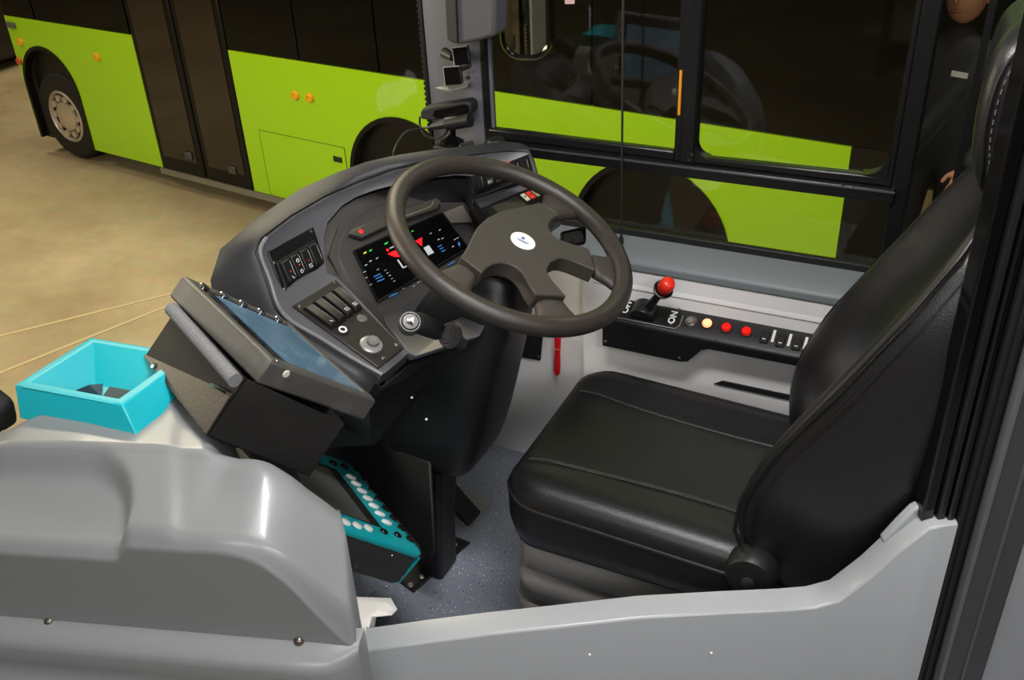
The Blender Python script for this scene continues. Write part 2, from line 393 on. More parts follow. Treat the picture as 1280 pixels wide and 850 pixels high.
def arch_panel(s0, s1, z0, z1, archs, th=.03):
    """flat body panel with arched wheel cut-outs at its foot"""
    pts = [(s0, z0)]
    for c, zc, r in archs:
        pts.append((c - r, z0)); n = 24
        for i in range(n + 1):
            a = math.pi - math.pi * i / n
            pts.append((c + r * math.cos(a), zc + r * math.sin(a)))
        pts.append((c + r, z0))
    pts += [(s1, z0), (s1, z1), (s0, z1)]
    return MB().prism([bw(s, z) for s, z in pts], -BN * th)
zc = -.60
arch_panel(0, sd0, ZB, ZT, [(sw1, zc1, r1)]).build('body_panel', GREEN, bus, flat=False)
arch_panel(sd1, sR, ZB, ZT, [(s2, zc + .04, r2), (s3, zc + .04, r3)]).build('body_panel', GREEN, bus)
# black backing, wheel housings, roof, ends
MB().prism([bw(-.0, ZB - .02, -.06), bw(sR + .05, ZB - .02, -.06), bw(sR + .05, ZB - .02, -.75), bw(0, ZB - .02, -.75)], V((0, 0, 3.4))).build('body_core', BUSBLK, bus)
for c, r, zq in ((sw1, r1, zc1), (s2, r2, zc + .04), (s3, r3, zc + .04)):
    g = MB(); rr = []
    for u, v in [(-1, -(zq - ZB))] + [(math.cos(math.pi - math.pi * i / 24), math.sin(math.pi - math.pi * i / 24)) for i in range(25)] + [(1, -(zq - ZB))]:
        rr.append([bw(c + k * u, zq + (k * v if v >= 0 else v), d) for k, d in ((r + .010, .002), (r + .010, .008), (r - .018, .008), (r - .018, -.05))])
    g.loft(rr); g.build('arch_trim', BUSBLK, bus)
# doors: two leaves
dl = (sd1 - sd0)
for i in range(2):
    a, b = sd0 + dl * (i * .5) + .008, sd0 + dl * (i * .5 + .5) - .008
    d = MB().prism([bw(a, ZB + .0, .006), bw(b, ZB + .0, .006), bw(b, 1.25, .006), bw(a, 1.25, .006)], -BN * .04).build('door_leaf', BUSBLK, bus, bevel=.01)
    MB().prism([bw(a + .05, ZB + .10, .010), bw(b - .05, ZB + .10, .010), bw(b - .05, 1.2, .010), bw(a + .05, 1.2, .010)], -BN * .006).build('door_glass', mat('bus_door_glass', (34, 28, 22), .08), d)
    hx = sd0 + dl * (.36 + .46 * i) + .0
    hz = bs(222, 190)[1] if i == 0 else bs(277, 208)[1]
    MB().box(bw(hx, hz, .016), BD * .035, V((0, 0, .028)), BN * .008).build('door_handle', mat('handle_dark', (62, 62, 62), .35), d, bevel=.008)
MB().prism([bw(sd0 - .02, ZB - .045, .012), bw(sR * .58, ZB - .045, .012), bw(sR * .58, ZB - .005, .012), bw(sd0 - .02, ZB - .005, .012)], -BN * .03).build('door_sill', SKIRTM, bus)
# window band
edges = [0.0, .33, .66, sd0]
wins = [(0.0, .40), (.41, sd0 - .01)]
W2 = [sd1, sd1 + .62, sd1 + 1.24, sd1 + 1.95, sd1 + 2.6, sR + .2]
for a, b in wins + list(zip(W2, W2[1:])):
    MB().prism([bw(a + .006, ZT + .006, .0), bw(b - .006, ZT + .006, .0), bw(b - .006, 1.35, .0), bw(a + .006, 1.35, .0)], -BN * .03).build('side_glass', BUSGL, bus)
MB().prism([bw(0, 1.37, .0), bw(sR + .2, 1.37, .0), bw(sR + .2, 2.5, .0), bw(0, 2.5, .0)], -BN * .03).build('upper_panel', GREEN, bus)
MB().prism([bw(sR + .004, ZB, -.005), bw(sR + .2, ZB, -.005), bw(sR + .2, ZT, -.005), bw(sR + .004, ZT, -.005)], -BN * .03).build('rear_dark_cover', BUSBLK, bus)  # black sheet carried past the bus end to hide lit floor
# wheels
def bus_wheel(c, zz, R, deep):
    p = bw(c, zz, deep)
    t = MB().lathe(p, BN, [(R * .58, -.18), (R * .9, -.19), (R, -.15), (R, -.03), (R * .93, 0), (R * .6, .005), (R * .58, -.02)], 40).build('tyre', TYRE, bus)
    rm = MB().lathe(p, BN, [(R * .60, -.12), (R * .60, .0), (R * .55, .012), (R * .50, -.035), (R * .36, -.05), (R * .33, .0), (R * .2, .02), (.001, .02)], 36).build('wheel_rim', HUBC, t)
    for i in range(10):
        a = 2 * math.pi * i / 10
        MB().lathe(p + (BD * math.cos(a) + V((0, 0, 1)) * math.sin(a)) * R * .42 - BN * .045, BN, [(.028, 0), (.026, .05), (.012, .055)], 8).build('wheel_nut', HUBC, rm)
    return t
Rw = .34
bus_wheel(sw1 + .01, GZ + Rw, Rw, -.04)
bus_wheel(s2, GZ + Rw, Rw, -.09); bus_wheel(s3, GZ + Rw, Rw, -.09)
# side markers, flap, badge lamp
for p in ((122, 71), (370, 119), (388, 122), (26, 52), (25, 76)):
    c = bp(*p); MB().lathe(c, BN, [(.030, 0), (.030, .012), (.024, .02), (.014, .021), (.012, .014), (.0005, .014)], 20).build('side_marker', YEL if p[1] != 76 else mat('orange_lens', (190, 90, 30), .3), bus)
c = bp(15, 31); MB().box(c + BN * .01, BD * .05, V((0, 0, .022)), BN * .01).build('badge_lamp', mat('badge_grey', (90, 90, 88), .3), bus, bevel=.006)
fp = [bs(331, 165), bs(434, 187)]
FS0, FS1 = bs(331, 200)[0], bs(434, 210)[0]; FZ1 = bs(380, 174)[1]; 
fl_ = MB().prism([bw(FS0, ZB + .01, .004), bw(FS1, ZB + .01, .004), bw(FS1, FZ1, .004), bw(FS0, FZ1, .004)], -BN * .006).build('service_flap', GREEN, bus, bevel=.003)
q = MB()
for (a, z0), (b, z1) in (((FS0, ZB), (FS0, FZ1)), ((FS0, FZ1), (FS1, FZ1)), ((FS1, ZB), (FS1, FZ1))):
    q.tube([bw(a, z0, .003), bw(b, z1, .003)], .0028, 6)
q.build('flap_joint', GREENL, bus)
MB().box(bp(423, 199) + BN * .006, BD * .035, V((0, 0, .018)), BN * .004).build('flap_latch', BLKG, fl_, bevel=.003)
MB().lathe(bp(426, 218) + BN * .002, BN, [(.02, 0), (.018, .006), (.004, .007)], 14).build('flap_lock', SKIRTM, fl_)

# ---- second dark vehicle at the far end
q = MB().box((-10.2, 7.2, .1), (1.0, 1.2, 1.0)); vo = thing('parked_van', 'dark vehicle parked behind the front of the green bus', 'vehicle', (-10.2, 7.2, GZ))
q.build('body', mat('dark_van', (34, 28, 24), .4), vo, bevel=.2, seg=4)
for dx in (-.55, .6): MB().lathe((-10.2 + dx, 5.98, GZ + .33), (0, -1, 0), [(.2, -.15), (.33, -.15), (.33, .02), (.2, .04), (.01, .03)], 20).build('wheel', TYRE, vo)

vb = thing('dark_backdrop', 'added dark bus shape filling the darkness behind the person and the green bus', 'bus', (2.0, 6.6, GZ))  # made-up dark body, covers bright floor where the hall lies dark
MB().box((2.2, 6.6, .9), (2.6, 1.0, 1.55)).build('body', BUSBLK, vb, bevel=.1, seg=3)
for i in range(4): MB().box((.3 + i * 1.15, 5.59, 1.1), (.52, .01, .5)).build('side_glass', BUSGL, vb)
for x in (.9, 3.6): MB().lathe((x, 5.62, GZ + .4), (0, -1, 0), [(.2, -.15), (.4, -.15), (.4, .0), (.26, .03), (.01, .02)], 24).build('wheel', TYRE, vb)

# ================================================================== PERSON (solid figure put in for a reflection in the rear quarter light)
def skin(name, verts, edges, radii, mt, parent=None, sub=2, root=0):
    me = bpy.data.meshes.new(name); me.from_pydata([tuple(v) for v in verts], edges, [])
    o = bpy.data.objects.new(name, me); COL.objects.link(o)
    md = o.modifiers.new('skin', 'SKIN'); md.use_smooth_shade = True
    for i, r in enumerate(radii):
        sv = me.skin_vertices[0].data[i]; sv.radius = r if isinstance(r, tuple) else (r, r); sv.use_root = (i == root)
    sb = o.modifiers.new('smooth', 'SUBSURF'); sb.levels = sub; sb.render_levels = sub
    me.materials.append(mt)
    if parent is not None: adopt(o, parent)
    return o
def person():
    chin = at(1212, 27, y=4.6)
    H = (chin.z - GZ) / .87; b = V((chin.x - .02, chin.y, GZ)); k = H / 1.75
    t = thing('person', 'figure in a dark jacket standing in for a person reflected in the seat window glass', 'person', b)
    f = V((-.35, -.94, 0)).normalized(); r = V((f.y, -f.x, 0))   # facing us, turned a little
    def P(x, y, z): return b + (r * x + f * y + V((0, 0, z))) * k
    SK = mat('skin_tone', (196, 140, 108), .5); JK = mat('dark_jacket', (40, 40, 44), .75, bump=(60, .4)); TR = mat('dark_trousers', (24, 24, 28), .8)
    vs = [P(0, 0, .98), P(0, .01, 1.18), P(0, 0, 1.38), P(0, 0, 1.46), P(0, .01, 1.52),
          P(-.18, 0, 1.40), P(-.24, .02, 1.12), P(-.20, .18, .95), P(.18, 0, 1.40), P(.25, .0, 1.12), P(.23, .1, .88),
          P(-.09, 0, .90), P(-.10, .02, .50), P(-.11, -.01, .08), P(.09, 0, .90), P(.10, .02, .50), P(.11, -.01, .08), P(-.115, .13, .03), P(.115, .13, .03)]
    ed = [(0, 1), (1, 2), (2, 3), (3, 4), (2, 5), (5, 6), (6, 7), (2, 8), (8, 9), (9, 10), (0, 11), (11, 12), (12, 13), (0, 14), (14, 15), (15, 16), (13, 17), (16, 18)]
    rd = [(.15, .11), (.14, .10), (.15, .10), .065, .052, .065, .052, .038, .065, .052, .038, .09, .065, .045, .09, .065, .045, .04, .04]
    skin('body', vs, ed, [tuple(v * k for v in (q if isinstance(q, tuple) else (q, q))) for q in rd], JK, t)
    hd = MB().ball(P(0, .02, 1.645), .105 * k, 24, (.80, .95, 1.2)); hd.ball(P(0, .125, 1.635), .018 * k, 10, (.8, 1.2, 1.3))
    for s in (-1, 1): hd.ball(P(.085 * s, .01, 1.64), .024 * k, 10, (.5, 1, 1.4))
    head = hd.build('head', SK, t)
    for s in (-1, 1): MB().ball(P(.033 * s, .108, 1.665), .011 * k, 10).build('eye', BLKG, head)
    MB().ball(P(0, .112, 1.585), .016 * k, 10, (1.6, .5, .4)).build('mouth', mat('lips', (150, 84, 76), .5), head)
    MB().ball(P(0, -.012, 1.685), .112 * k, 20, (.84, .95, 1.0)).build('hair', mat('dark_hair', (16, 14, 13), .7), t)
    MB().box(P(-.07, .115, 1.33), r * .035 * k, V((0, 0, .011)), f * .004).build('chest_logo', WHITE, t)
    for s, w in ((-1, P(-.195, .20, .93)), (1, P(.225, .115, .86))):
        hv = [w, w + (f * .05 + V((0, 0, -.05))) * k]; he = [(0, 1)]; hr = [.032 * k, .036 * k]
        for j in range(4):
            base = hv[1] + r * (-.03 + .02 * j) * k; i0 = len(hv)
            L = (.03, .036, .034, .026)[j] * k
            hv += [base + (f * .02 + V((0, 0, -.02))) * k, base + f * .02 * k + V((0, 0, -.02 * k - L)), base + V((0, 0, -.02 * k - L * 2))]
            he += [(1, i0), (i0, i0 + 1), (i0 + 1, i0 + 2)]; hr += [.010 * k, .009 * k, .008 * k]
        i0 = len(hv); hv += [w + (f * .03 - r * .045 * s) * k, w + (f * .06 - r * .055 * s + V((0, 0, -.03))) * k]; he += [(0, i0), (i0, i0 + 1)]; hr += [.011 * k, .009 * k]
        skin('hand', hv, he, hr, SK, t, 1)
person()
# ================================================================== DRIVER SEAT
seat = thing('driver_chair', 'black leather driver seat with headrest on a ribbed bellows base', 'seat', (-.4, 1.385, 0))
CX, CY, HX, HY = -.39, 1.382, .262, .222
def cz(x, y):
    u = (x - CX) / HX; v = (y - CY) / HY
    z = .452 - .018 * (u + 1) / 2 * 1.2
    z += .016 * max(0, min(1, (abs(v) - .5) / .25)) * (1 - max(0, abs(v) - .85) / .15 * .9)    # bolsters
    z -= .012 * max(0, -u - .75) / .25
    return z
def cush_ring(s, dz=0, flat=None, r=.085):
    R = rrect(CX, CY, HX * s, HY * s + (0 if s < .99 else 0), max(r * s, .02), 0, 8)
    return [V((p.x, p.y, (cz(p.x, p.y) + dz) if flat is None else flat)) for p in R]
g = MB(); rings = [cush_ring(.93, flat=.325), cush_ring(.985, flat=.335), cush_ring(1.005, flat=.365), cush_ring(1.005, dz=-.040), cush_ring(.998, dz=-.022), cush_ring(.975, dz=-.006)]
for s in (.93, .87, .80, .74, .68, .6, .5, .38, .25, .1): rings.append(cush_ring(s, dz=.004 * (1 - s)))
g.loft(rings); cu = g.build('seat', LEATHER, seat, angle=80)
MB().tube([p + V((0, 0, .001)) for p in cush_ring(1.0, dz=-.030)], .0035, 8, loop=True).build('piping', LEATHER2, cu)
for v in (-.56, .56):   # stitched seams between centre panel and bolsters
    line = [V((CX - HX * .90 + HX * 1.72 * i / 40, CY + HY * (v + .10 * math.sin(i / 40 * 2.2) * (1 if v < 0 else -1)), 0)) for i in range(41)]
    line = [V((p.x, p.y, cz(p.x, p.y) + .0035)) for p in line]
    MB().tube(line, .0016, 6).build('seam', LEATHER2, cu)
    q = MB()
    for i in range(0, 40):
        for t0 in (.1, .6):
            a, b = lerp(line[i], line[i + 1], t0), lerp(line[i], line[i + 1], t0 + .3); o_ = V((0, .004 * (1 if v < 0 else -1), .0006)); q.tube([a + o_, b + o_], .0007, 4)
    q.build('stitching', STITCH, cu, kind='stuff')
line = [V((CX + HX * .55, CY + HY * (-.5 + i / 20), 0)) for i in range(21)]
# backrest
XF = [(.40, -.205), (.50, -.232), (.57, -.226), (.67, -.186), (.82, -.100), (.957, -.023), (1.036, .022), (1.08, .05)]
XB = [(.40, .0), (.50, .025), (.65, .05), (.82, .09), (.95, .125), (1.08, .14)]
HWD = [(.36, .175), (.42, .20), (.50, .220), (.62, .232), (.80, .230), (.92, .215), (1.0, .185), (1.05, .13), (1.07, .07)]
def back_ring(z, dx=0):
    xf, xb, w = interp(XF, z) + dx, interp(XB, z) - dx, interp(HWD, z); c = CY
    cc = min(.06, (xb - xf) * .35)
    L = [(xf + cc, 0), (xf + cc * .95, .35), (xf + cc * .75, .58), (xf + .012, .76), (xf, .88), (xf + .012, .97), (xf + .035, 1.0), (xf + (xb - xf) * .6, 1.01), (xb - .045, .97), (xb - .012, .86), (xb, .6), (xb + .006, .3)]
    R = [(x, -y) for x, y in L[1:]][::-1]
    return [V((x, c + y * w, z)) for x, y in L + [(xb + .008, 0)] + R]
g = MB(); zs = [.37, .385, .42, .47, .53, .60, .68, .76, .84, .91, .97, 1.01, 1.04, 1.058]
rings = [back_ring(zs[0], .05)] + [back_ring(z) for z in zs[1:-1]] + [back_ring(zs[-1], .03)]
bk = MB().loft(rings).build('backrest', LEATHER, seat, sub=2)
# piping along the near and far bolster edges
for s in (-1, 1):
    pth = [V((interp(XF, z) + .010, CY + s * interp(HWD, z) * .985, z)) for z in [.42 + i * .02 for i in range(31)]]
    MB().tube(pth, .0032, 8).build('piping', LEATHER2, bk)
    pth2 = [V((interp(XF, z) + .034, CY + s * (interp(HWD, z) * 1.0 + .0005), z)) for z in [.44 + i * .02 for i in range(29)]]
    MB().tube(pth2, .0012, 6).build('seam', LEATHER2, bk)
# headrest
def hr_ring(z, w, x0, x1):
    L = [(x0 + .010, 0), (x0 + .006, .5), (x0, .85), (x0 + .012, .98), (x0 + .03, 1.02), ((x0 + x1) / 2 + .01, 1.02), (x1 - .02, .92), (x1, .5)]
    R = [(x, -y) for x, y in L[1:]][::-1]
    return [V((x, 1.40 + y * w, z)) for x, y in L + [(x1 + .005, 0)] + R]
hr = MB().loft([hr_ring(1.045, .07, .035, .10), hr_ring(1.055, .115, .010, .125), hr_ring(1.09, .13, -.002, .14), hr_ring(1.15, .132, -.008, .15), hr_ring(1.21, .13, -.008, .15), hr_ring(1.25, .115, .004, .14), hr_ring(1.268, .07, .03, .12)]).build('headrest', LEATHER, seat, sub=2)
pth = smoothpath([V((x, 1.40 - .128 * w, z)) for x, z, w in ((.06, 1.05, .85), (.022, 1.065, .96), (.016, 1.10, 1.02), (.010, 1.15, 1.04), (.014, 1.21, 1.02), (.035, 1.25, .95), (.07, 1.262, .8))], 5)
MB().tube(pth, .0022, 6).build('piping', LEATHER2, hr)
q = MB()
for a, b in zip(pth[::1], pth[1::1]): q.tube([lerp(a, b, .2) + V((.007, -.001, 0)), lerp(a, b, .7) + V((.007, -.001, 0))], .0009, 4)
q.build('stitching', STITCH, hr, kind='stuff')
for y in (1.34, 1.46): MB().tube([(.065, y, 1.0), (.075, y, 1.09)], .007, 10).build('headrest_post', CHROME, hr)
# recliner cover
c = at(938, 718, y=1.150); g = MB(); g.lathe(c, (0, -1, 0), [(.040, -.03), (.042, 0), (.036, .012), (.02, .016), (.001, .0165)], 28)
rc = g.build('recliner_cover', BLK, seat)
MB().lathe(c + V((.0, -.014, -.002)), (0, -1, 0), [(.010, 0), (.010, .004), (.006, .006), (.001, .006)], 16).build('bolt', mat('dark_bolt', (60, 60, 62), .3, .4), rc)
# bellows
g = MB(); rings = []
zz = [.03, .04, .085, .095, .10, .11, .155, .165, .17, .18, .225, .235, .24, .25, .29, .30, .315]
of = [0, .012, .012, 0, -.006, .010, .010, -.002, -.008, .008, .008, -.004, -.012, .004, .0, -.012, -.02]
for z, o_ in zip(zz, of): rings.append(rrect(-.39, 1.385, .238 + o_, .195 + o_, .045, z, 5))
g.loft(rings).build('bellows', mat('bellows_rubber', (118, 116, 115), .55, bump=(300, .15)), seat, angle=70)
MB().loft([rrect(-.39, 1.385, .225, .185, .04, z, 5) for z in (0, .035)]).build('base_frame', BLK, seat)
MB().loft([rrect(-.39, 1.385, .245, .205, .05, z, 5) for z in (.312, .332)]).build('seat_pan', BLK, seat, bevel=.004)

# ================================================================== STEERING WHEEL
WC = V((-.709, 1.396, .821)); WN = V((.434, 0, .901)).normalized(); E1 = V((0, 1, 0)); E2 = WN.cross(E1).normalized()
if E2.x > 0: E2 = -E2
sw = thing('steering_wheel', 'large brown-black four-spoke steering wheel with a white round badge', 'steering wheel', WC)
def wp_(r, a, h=0): a = math.radians(a); return WC + (E1 * math.cos(a) + E2 * math.sin(a)) * r + WN * h
RM, RT_ = .2175, .0178
MB().tube([wp_(RM, i * 3) for i in range(120)], RT_, 16, loop=True).build('rim', WHEELM, sw)
# hub pad and four spokes, in wheel-plane coordinates (across, up), turned 4 degrees
def wq(x, y, h=0):
    a = math.radians(-4); return WC + E1 * (x * math.cos(a) - y * math.sin(a)) + E2 * (x * math.sin(a) + y * math.cos(a)) + WN * h
HALF = [(0, .060), (.040, .056), (.080, .044), (.118, .032), (.140, .027), (.142, -.020), (.120, -.018), (.095, -.022), (.078, -.036), (.074, -.054), (.082, -.074), (.097, -.094), (.104, -.110), (.058, -.148), (.050, -.128), (.040, -.104), (.026, -.088), (0, -.083)]
OUT = smoothpath([(x, y, 0) for x, y in HALF[:5]], 4) + smoothpath([(x, y, 0) for x, y in HALF[5:13]], 4) + smoothpath([(x, y, 0) for x, y in HALF[13:]], 4)
OUT = [(p.x, p.y) for p in OUT]; OUT = OUT + [(-x, y) for x, y in OUT[1:-1]][::-1]
g = MB().prism([wq(x, y, -.022) for x, y in OUT], WN * .032)
hub = g.build('hub_pad', HUBM, sw, bevel=.010, seg=4)
MB().lathe(WC - E2 * .01 - WN * .05, WN, [(.05, 0), (.062, .02), (.070, .036)], 32).build('hub_collar', BLKM, hub)
c0 = WC - E2 * .018 + WN * .0102
MB().lathe(c0, WN, [(.0235, 0), (.0235, .0015), (.0215, .0025), (.0001, .0025)], 36).build('badge', mat('badge_white', (240, 240, 238), .3), hub)
br = (V((RT.x, RT.y, RT.z)) * .9 - UP * .42); br = (br - WN * br.dot(WN)).normalized(); bu = WN.cross(br)
q = MB(); q.box(c0 + WN * .0028 + bu * .005 - br * .002, br * .0028, bu * .0034, WN * .0003)
q.box(c0 + WN * .0028 - bu * .0035, br * .012, bu * .0008, WN * .0003); q.box(c0 + WN * .0028 - bu * .0065, br * .0085, bu * .0005, WN * .0003)
q.build('badge_emblem', mat('badge_navy', (60, 84, 140), .4), hub)
def spoke(p0, p1, a0, a1):   # joint edge -> rim arc
    rings = []
    for t in (0, .25, .5, .75, 1.0):
        A, B = V((*p0, 0)), V((*p1, 0)); C_, D_ = V((math.cos(math.radians(a0)), math.sin(math.radians(a0)), 0)) * .214, V((math.cos(math.radians(a1)), math.sin(math.radians(a1)), 0)) * .214
        l, r = lerp(A, C_, t), lerp(B, D_, t); k = math.sin(t * math.pi) * .10; l, r = lerp(l, r, k), lerp(r, l, k)
        h = .001 - .004 * t
        ring = []
        for u, y in ((0, -.2), (.04, .5), (.14, .9), (.5, 1.05), (.86, .9), (.96, .5), (1, -.2), (.9, -.9), (.5, -1), (.1, -.9)):
            p = lerp(l, r, u); ring.append(wq(p.x, p.y, h - .007 + y * (.0135 - .001 * t)))
        rings.append(ring)
    MB().loft(rings).build('spoke', HUBM, sw, sub=1)
for sx in (1, -1):
    A = lambda a: a if sx > 0 else 180 - a
    spoke((sx * .142, .0265), (sx * .144, -.0195), A(14), A(-13))
    spoke((sx * .1055, -.1105), (sx * .0595, -.149), A(-41), A(-73))

# ================================================================== STEERING COLUMN
colm = thing('pedestal_shroud', 'black steering column shroud with stalks on a post and floor plate', 'steering column', (-.92, 1.345, 0))
ax = -WN
def csec(c, hx, hy, r, ex, ey):
    out = []
    for p in rrect(0, 0, hx, hy, r, 0, 5): out.append(c + ex * p.x + ey * p.y)
    return out
ex = V((.901, 0, -.434)); ey = V((0, 1, 0))
secs = [(WC + ax * .045, .050, .055, .05, 0), (WC + ax * .075, .055, .060, .045, 0), (WC + ax * .10, .075, .085, .045, .1), (V((-.795, 1.392, .66)), .095, .098, .045, .35), (V((-.835, 1.388, .56)), .110, .102, .045, .6),
        (V((-.868, 1.384, .45)), .118, .102, .045, .8), (V((-.885, 1.382, .37)), .110, .100, .045, 1.0), (V((-.892, 1.380, .325)), .098, .092, .05, 1.0), (V((-.893, 1.380, .305)), .06, .06, .05, 1.0)]
rings = []
for c, hx, hy, r, k in secs:
    e = (ex * (1 - k) + V((1, 0, 0)) * k + V((0, 0, -.35)) * k * .6).normalized()
    rings.append(csec(c, hx, hy, min(r, hx * .95, hy * .95), e, ey))
sh = MB().loft(rings).build('shroud', BLK, colm, sub=1)
for p in ((515, 497), (533, 524)):
    MB().lathe(dp(*p, 1.62), CAM - dp(*p, 1.62), [(.0026, 0), (.002, .0012), (.001, .0012)], 10).build('screw', SCREW, sh)
q = MB(); P = [at(535, 560, x=-.90), at(562, 560, x=-.90), at(556, 690, x=-.90), at(526, 690, x=-.90)]
q = MB().loft([[V((-.935, 1.30, .0)), V((-.875, 1.30, 0)), V((-.875, 1.375, 0)), V((-.935, 1.375, 0))], [V((-.93, 1.31, .18)), V((-.87, 1.31, .18)), V((-.87, 1.385, .18)), V((-.93, 1.385, .18))], [V((-.94, 1.32, .36)), V((-.86, 1.32, .36)), V((-.86, 1.42, .36)), V((-.94, 1.42, .36))]])
q.build('support_post', BLK, colm, bevel=.01, seg=3)
bpz = .006
q = MB().prism([V((-.968, 1.262, 0)), V((-.915, 1.245, 0)), V((-.874, 1.435, 0)), V((-.965, 1.44, 0))], V((0, 0, bpz)))
base = q.build('base_plate', BLK, colm, bevel=.002)
for p in ((569, 681), (527, 722), (513, 732)): MB().lathe(at(*p, z=bpz), (0, 0, 1), [(.007, 0), (.007, .003), (.005, .005), (.001, .005)], 6).build('bolt', mat('zinc_bolt', (130, 128, 120), .35, .8), base)
# gaiter box left of the post
q = MB().prism([dp(470, 500, 2.02), dp(505, 560, 1.96), dp(540, 575, 1.93), dp(545, 690, 1.93), dp(536, 697, 1.95), dp(440, 582, 2.13), dp(420, 540, 2.13)], ray(500, 600) * .10)
q.build('gearbox_cover', BLKM, colm, bevel=.02, seg=3)
# left stalk with horn button, ribbed knob
hb = dp(513, 402, 1.585); sdir = (dp(553, 418, 1.66) - hb).normalized(); hn = (CAM - hb).normalized() * .8 + V((.2, 0, .4)); hn.normalize()
st = MB().lathe(dp(536, 409, 1.625), -sdir, [(.0165, -.025), (.0175, 0), (.0185, .03), (.0165, .036)], 20).build('indicator_stalk', BLKM, colm)
k_ = MB().lathe(hb - hn * .008, hn, [(.0195, -.012), (.0195, .004), (.017, .008), (.0155, .008), (.0145, .006), (.013, .010), (.001, .0105)], 26).build('horn_button', mat('button_grey', (70, 68, 67), .35), st)
q = MB(); u_ = RT * .0011; bc = hb + hn * .0032
hx = (RT - hn * RT.dot(hn)).normalized(); hy = hn.cross(hx); hc = bc + hn * .0078
q.prism([hc + hx * x + hy * y for x, y in ((-.0062, -.0016), (-.0022, -.0016), (.0042, -.0052), (.0042, .0052), (-.0022, .0016), (-.0062, .0016))], hn * .0005)
q.build('horn_symbol', WHITE, st)
rk = dp(561, 419, 1.64); rdir = (hb - rk).normalized() + V((.3, -.2, .3)); rdir.normalize()
q = MB().lathe(rk, rdir, [(.010, -.05), (.012, -.03), (.0205, -.012), (.0225, -.008), (.0215, -.003), (.019, -.003), (.019, .001), (.017, .001), (.015, .006), (.012, .006), (.009, .011), (.001, .012)], 28); q.build('ribbed_knob', mat('knob_grey', (66, 65, 66), .4), colm)
# right stalk
q = MB().tube([WC + ax * .075, dp(690, 318, 1.86), dp(716, 298, 1.93)], [.011, .012, .010], 12); q.build('retarder_stalk', BLKM, colm)
q = MB().box(dp(716, 298, 1.93), RT * .026 + UP * .006, UP * .018, FW * .014); q.build('stalk_switch', BLKG, colm, bevel=.006, seg=3)

# ================================================================== PEDAL
pd = thing('accelerator_pedal', 'ribbed black accelerator pedal on a pale floor plate', 'pedal', (-.95, 1.53, 0))
q = MB().prism([at(561, 648, z=0), at(589, 664, z=0), at(614, 630, z=0), at(590, 618, z=0)], V((0, 0, .004))); q.build('floor_plate', mat('pale_plate', (140, 142, 140), .5), pd, bevel=.002)
c = at(574, 628, z=.045); pa = V((-.55, .10, .42)).normalized(); pb = V((.1, 1, 0)).normalized(); pn = pb.cross(pa).normalized()
if pn.z < 0: pn = -pn
q = MB().box(c, pa * .055, pb * .026, pn * .008); pt = q.build('pedal_pad', RUB, pd, bevel=.005)
for i in range(9): MB().box(c + pa * (-.048 + i * .012) + pn * .009, pa * .003, pb * .022, pn * .002).build('rib', RUB, pt)
q = MB().tube([c + pa * .03 - pn * .006, c + pa * .07 - pn * .03, V((-1.09, 1.55, .16))], .009, 8); q.build('pedal_arm', BLK, pd)
# ================================================================== DASHBOARD
NL = V((.40, -.06, .91)).normalized(); PN = dp(488, 455, 1.68)
FOLD = pl(345, 375, PN, NL); NU = V((.88, -.03, .47)).normalized()
def L_(x, y): return pl(x, y, PN, NL)
def U_(x, y): return pl(x, y, FOLD, NU)
dash = thing('dashboard', 'curved grey dashboard with switch panels and a lit instrument screen', 'dashboard', (-1.05, 1.42, .35))
pairs = [  # outer edge, inner edge of the face frame, walked from the left nose over the top to the right leg
    (L_(476, 470), L_(511, 441)), (L_(440, 450), L_(470, 396)), (L_(400, 425), L_(440, 364)), (L_(364, 404), L_(421, 346)), (L_(346, 384), L_(409, 341)),
    (U_(335, 350), U_(407, 325)), (U_(323, 316), U_(405, 296)), (U_(331, 298), U_(410, 278)), (U_(368, 270), U_(428, 257)), (U_(410, 246), dp(446, 246, 1.90)),
    (dp(456, 226, 1.90), dp(470, 238, 1.91)), (dp(492, 213, 1.91), dp(505, 229, 1.92)), (dp(527, 205, 1.925), dp(540, 223, 1.945)), (dp(565, 199, 1.95), dp(570, 220, 1.97)),
    (dp(604, 194, 1.985), dp(588, 221, 1.99)), (dp(640, 189, 2.01), dp(590, 236, 1.985)), (dp(661, 190, 2.015), dp(593, 252, 1.975)), (dp(669, 205, 2.0), dp(607, 268, 1.955)), (dp(677, 236, 1.975), dp(624, 283, 1.94)), (dp(700, 275, 1.95), dp(655, 305, 1.92))]
g = MB(); rings = []
for i, (o_, n_) in enumerate(pairs):
    a = pairs[max(i - 1, 0)]; b = pairs[min(i + 1, len(pairs) - 1)]
    t = ((b[0] + b[1]) - (a[0] + a[1])).normalized(); w = (n_ - o_).normalized(); nn = t.cross(w).normalized()
    if nn.dot(V((1, -.2, .6))) < 0: nn = -nn
    d = nn * -.022
    rings.append([o_ + d * 1.2 - w * .004, o_ - w * .002 + d * .45, o_ + w * .003 + nn * .001, o_ + w * .010 - nn * .0015, lerp(o_, n_, .5) - nn * .002, n_ - w * .008 - nn * .001, n_ - w * .002 + nn * .0005, n_ + d * .4, n_ + d * 1.2])
g.loft(rings); frame = g.build('face_frame', DASH, dash, angle=60)
MB().tube(smoothpath([p[0] + (p[1] - p[0]).normalized() * .004 for p in pairs[:8]], 4), .0042, 10).build('frame_highlight', mat('frame_highlight_grey', (116, 116, 120), .32), frame)  # paler grey tube puts the rim's highlight into the colour
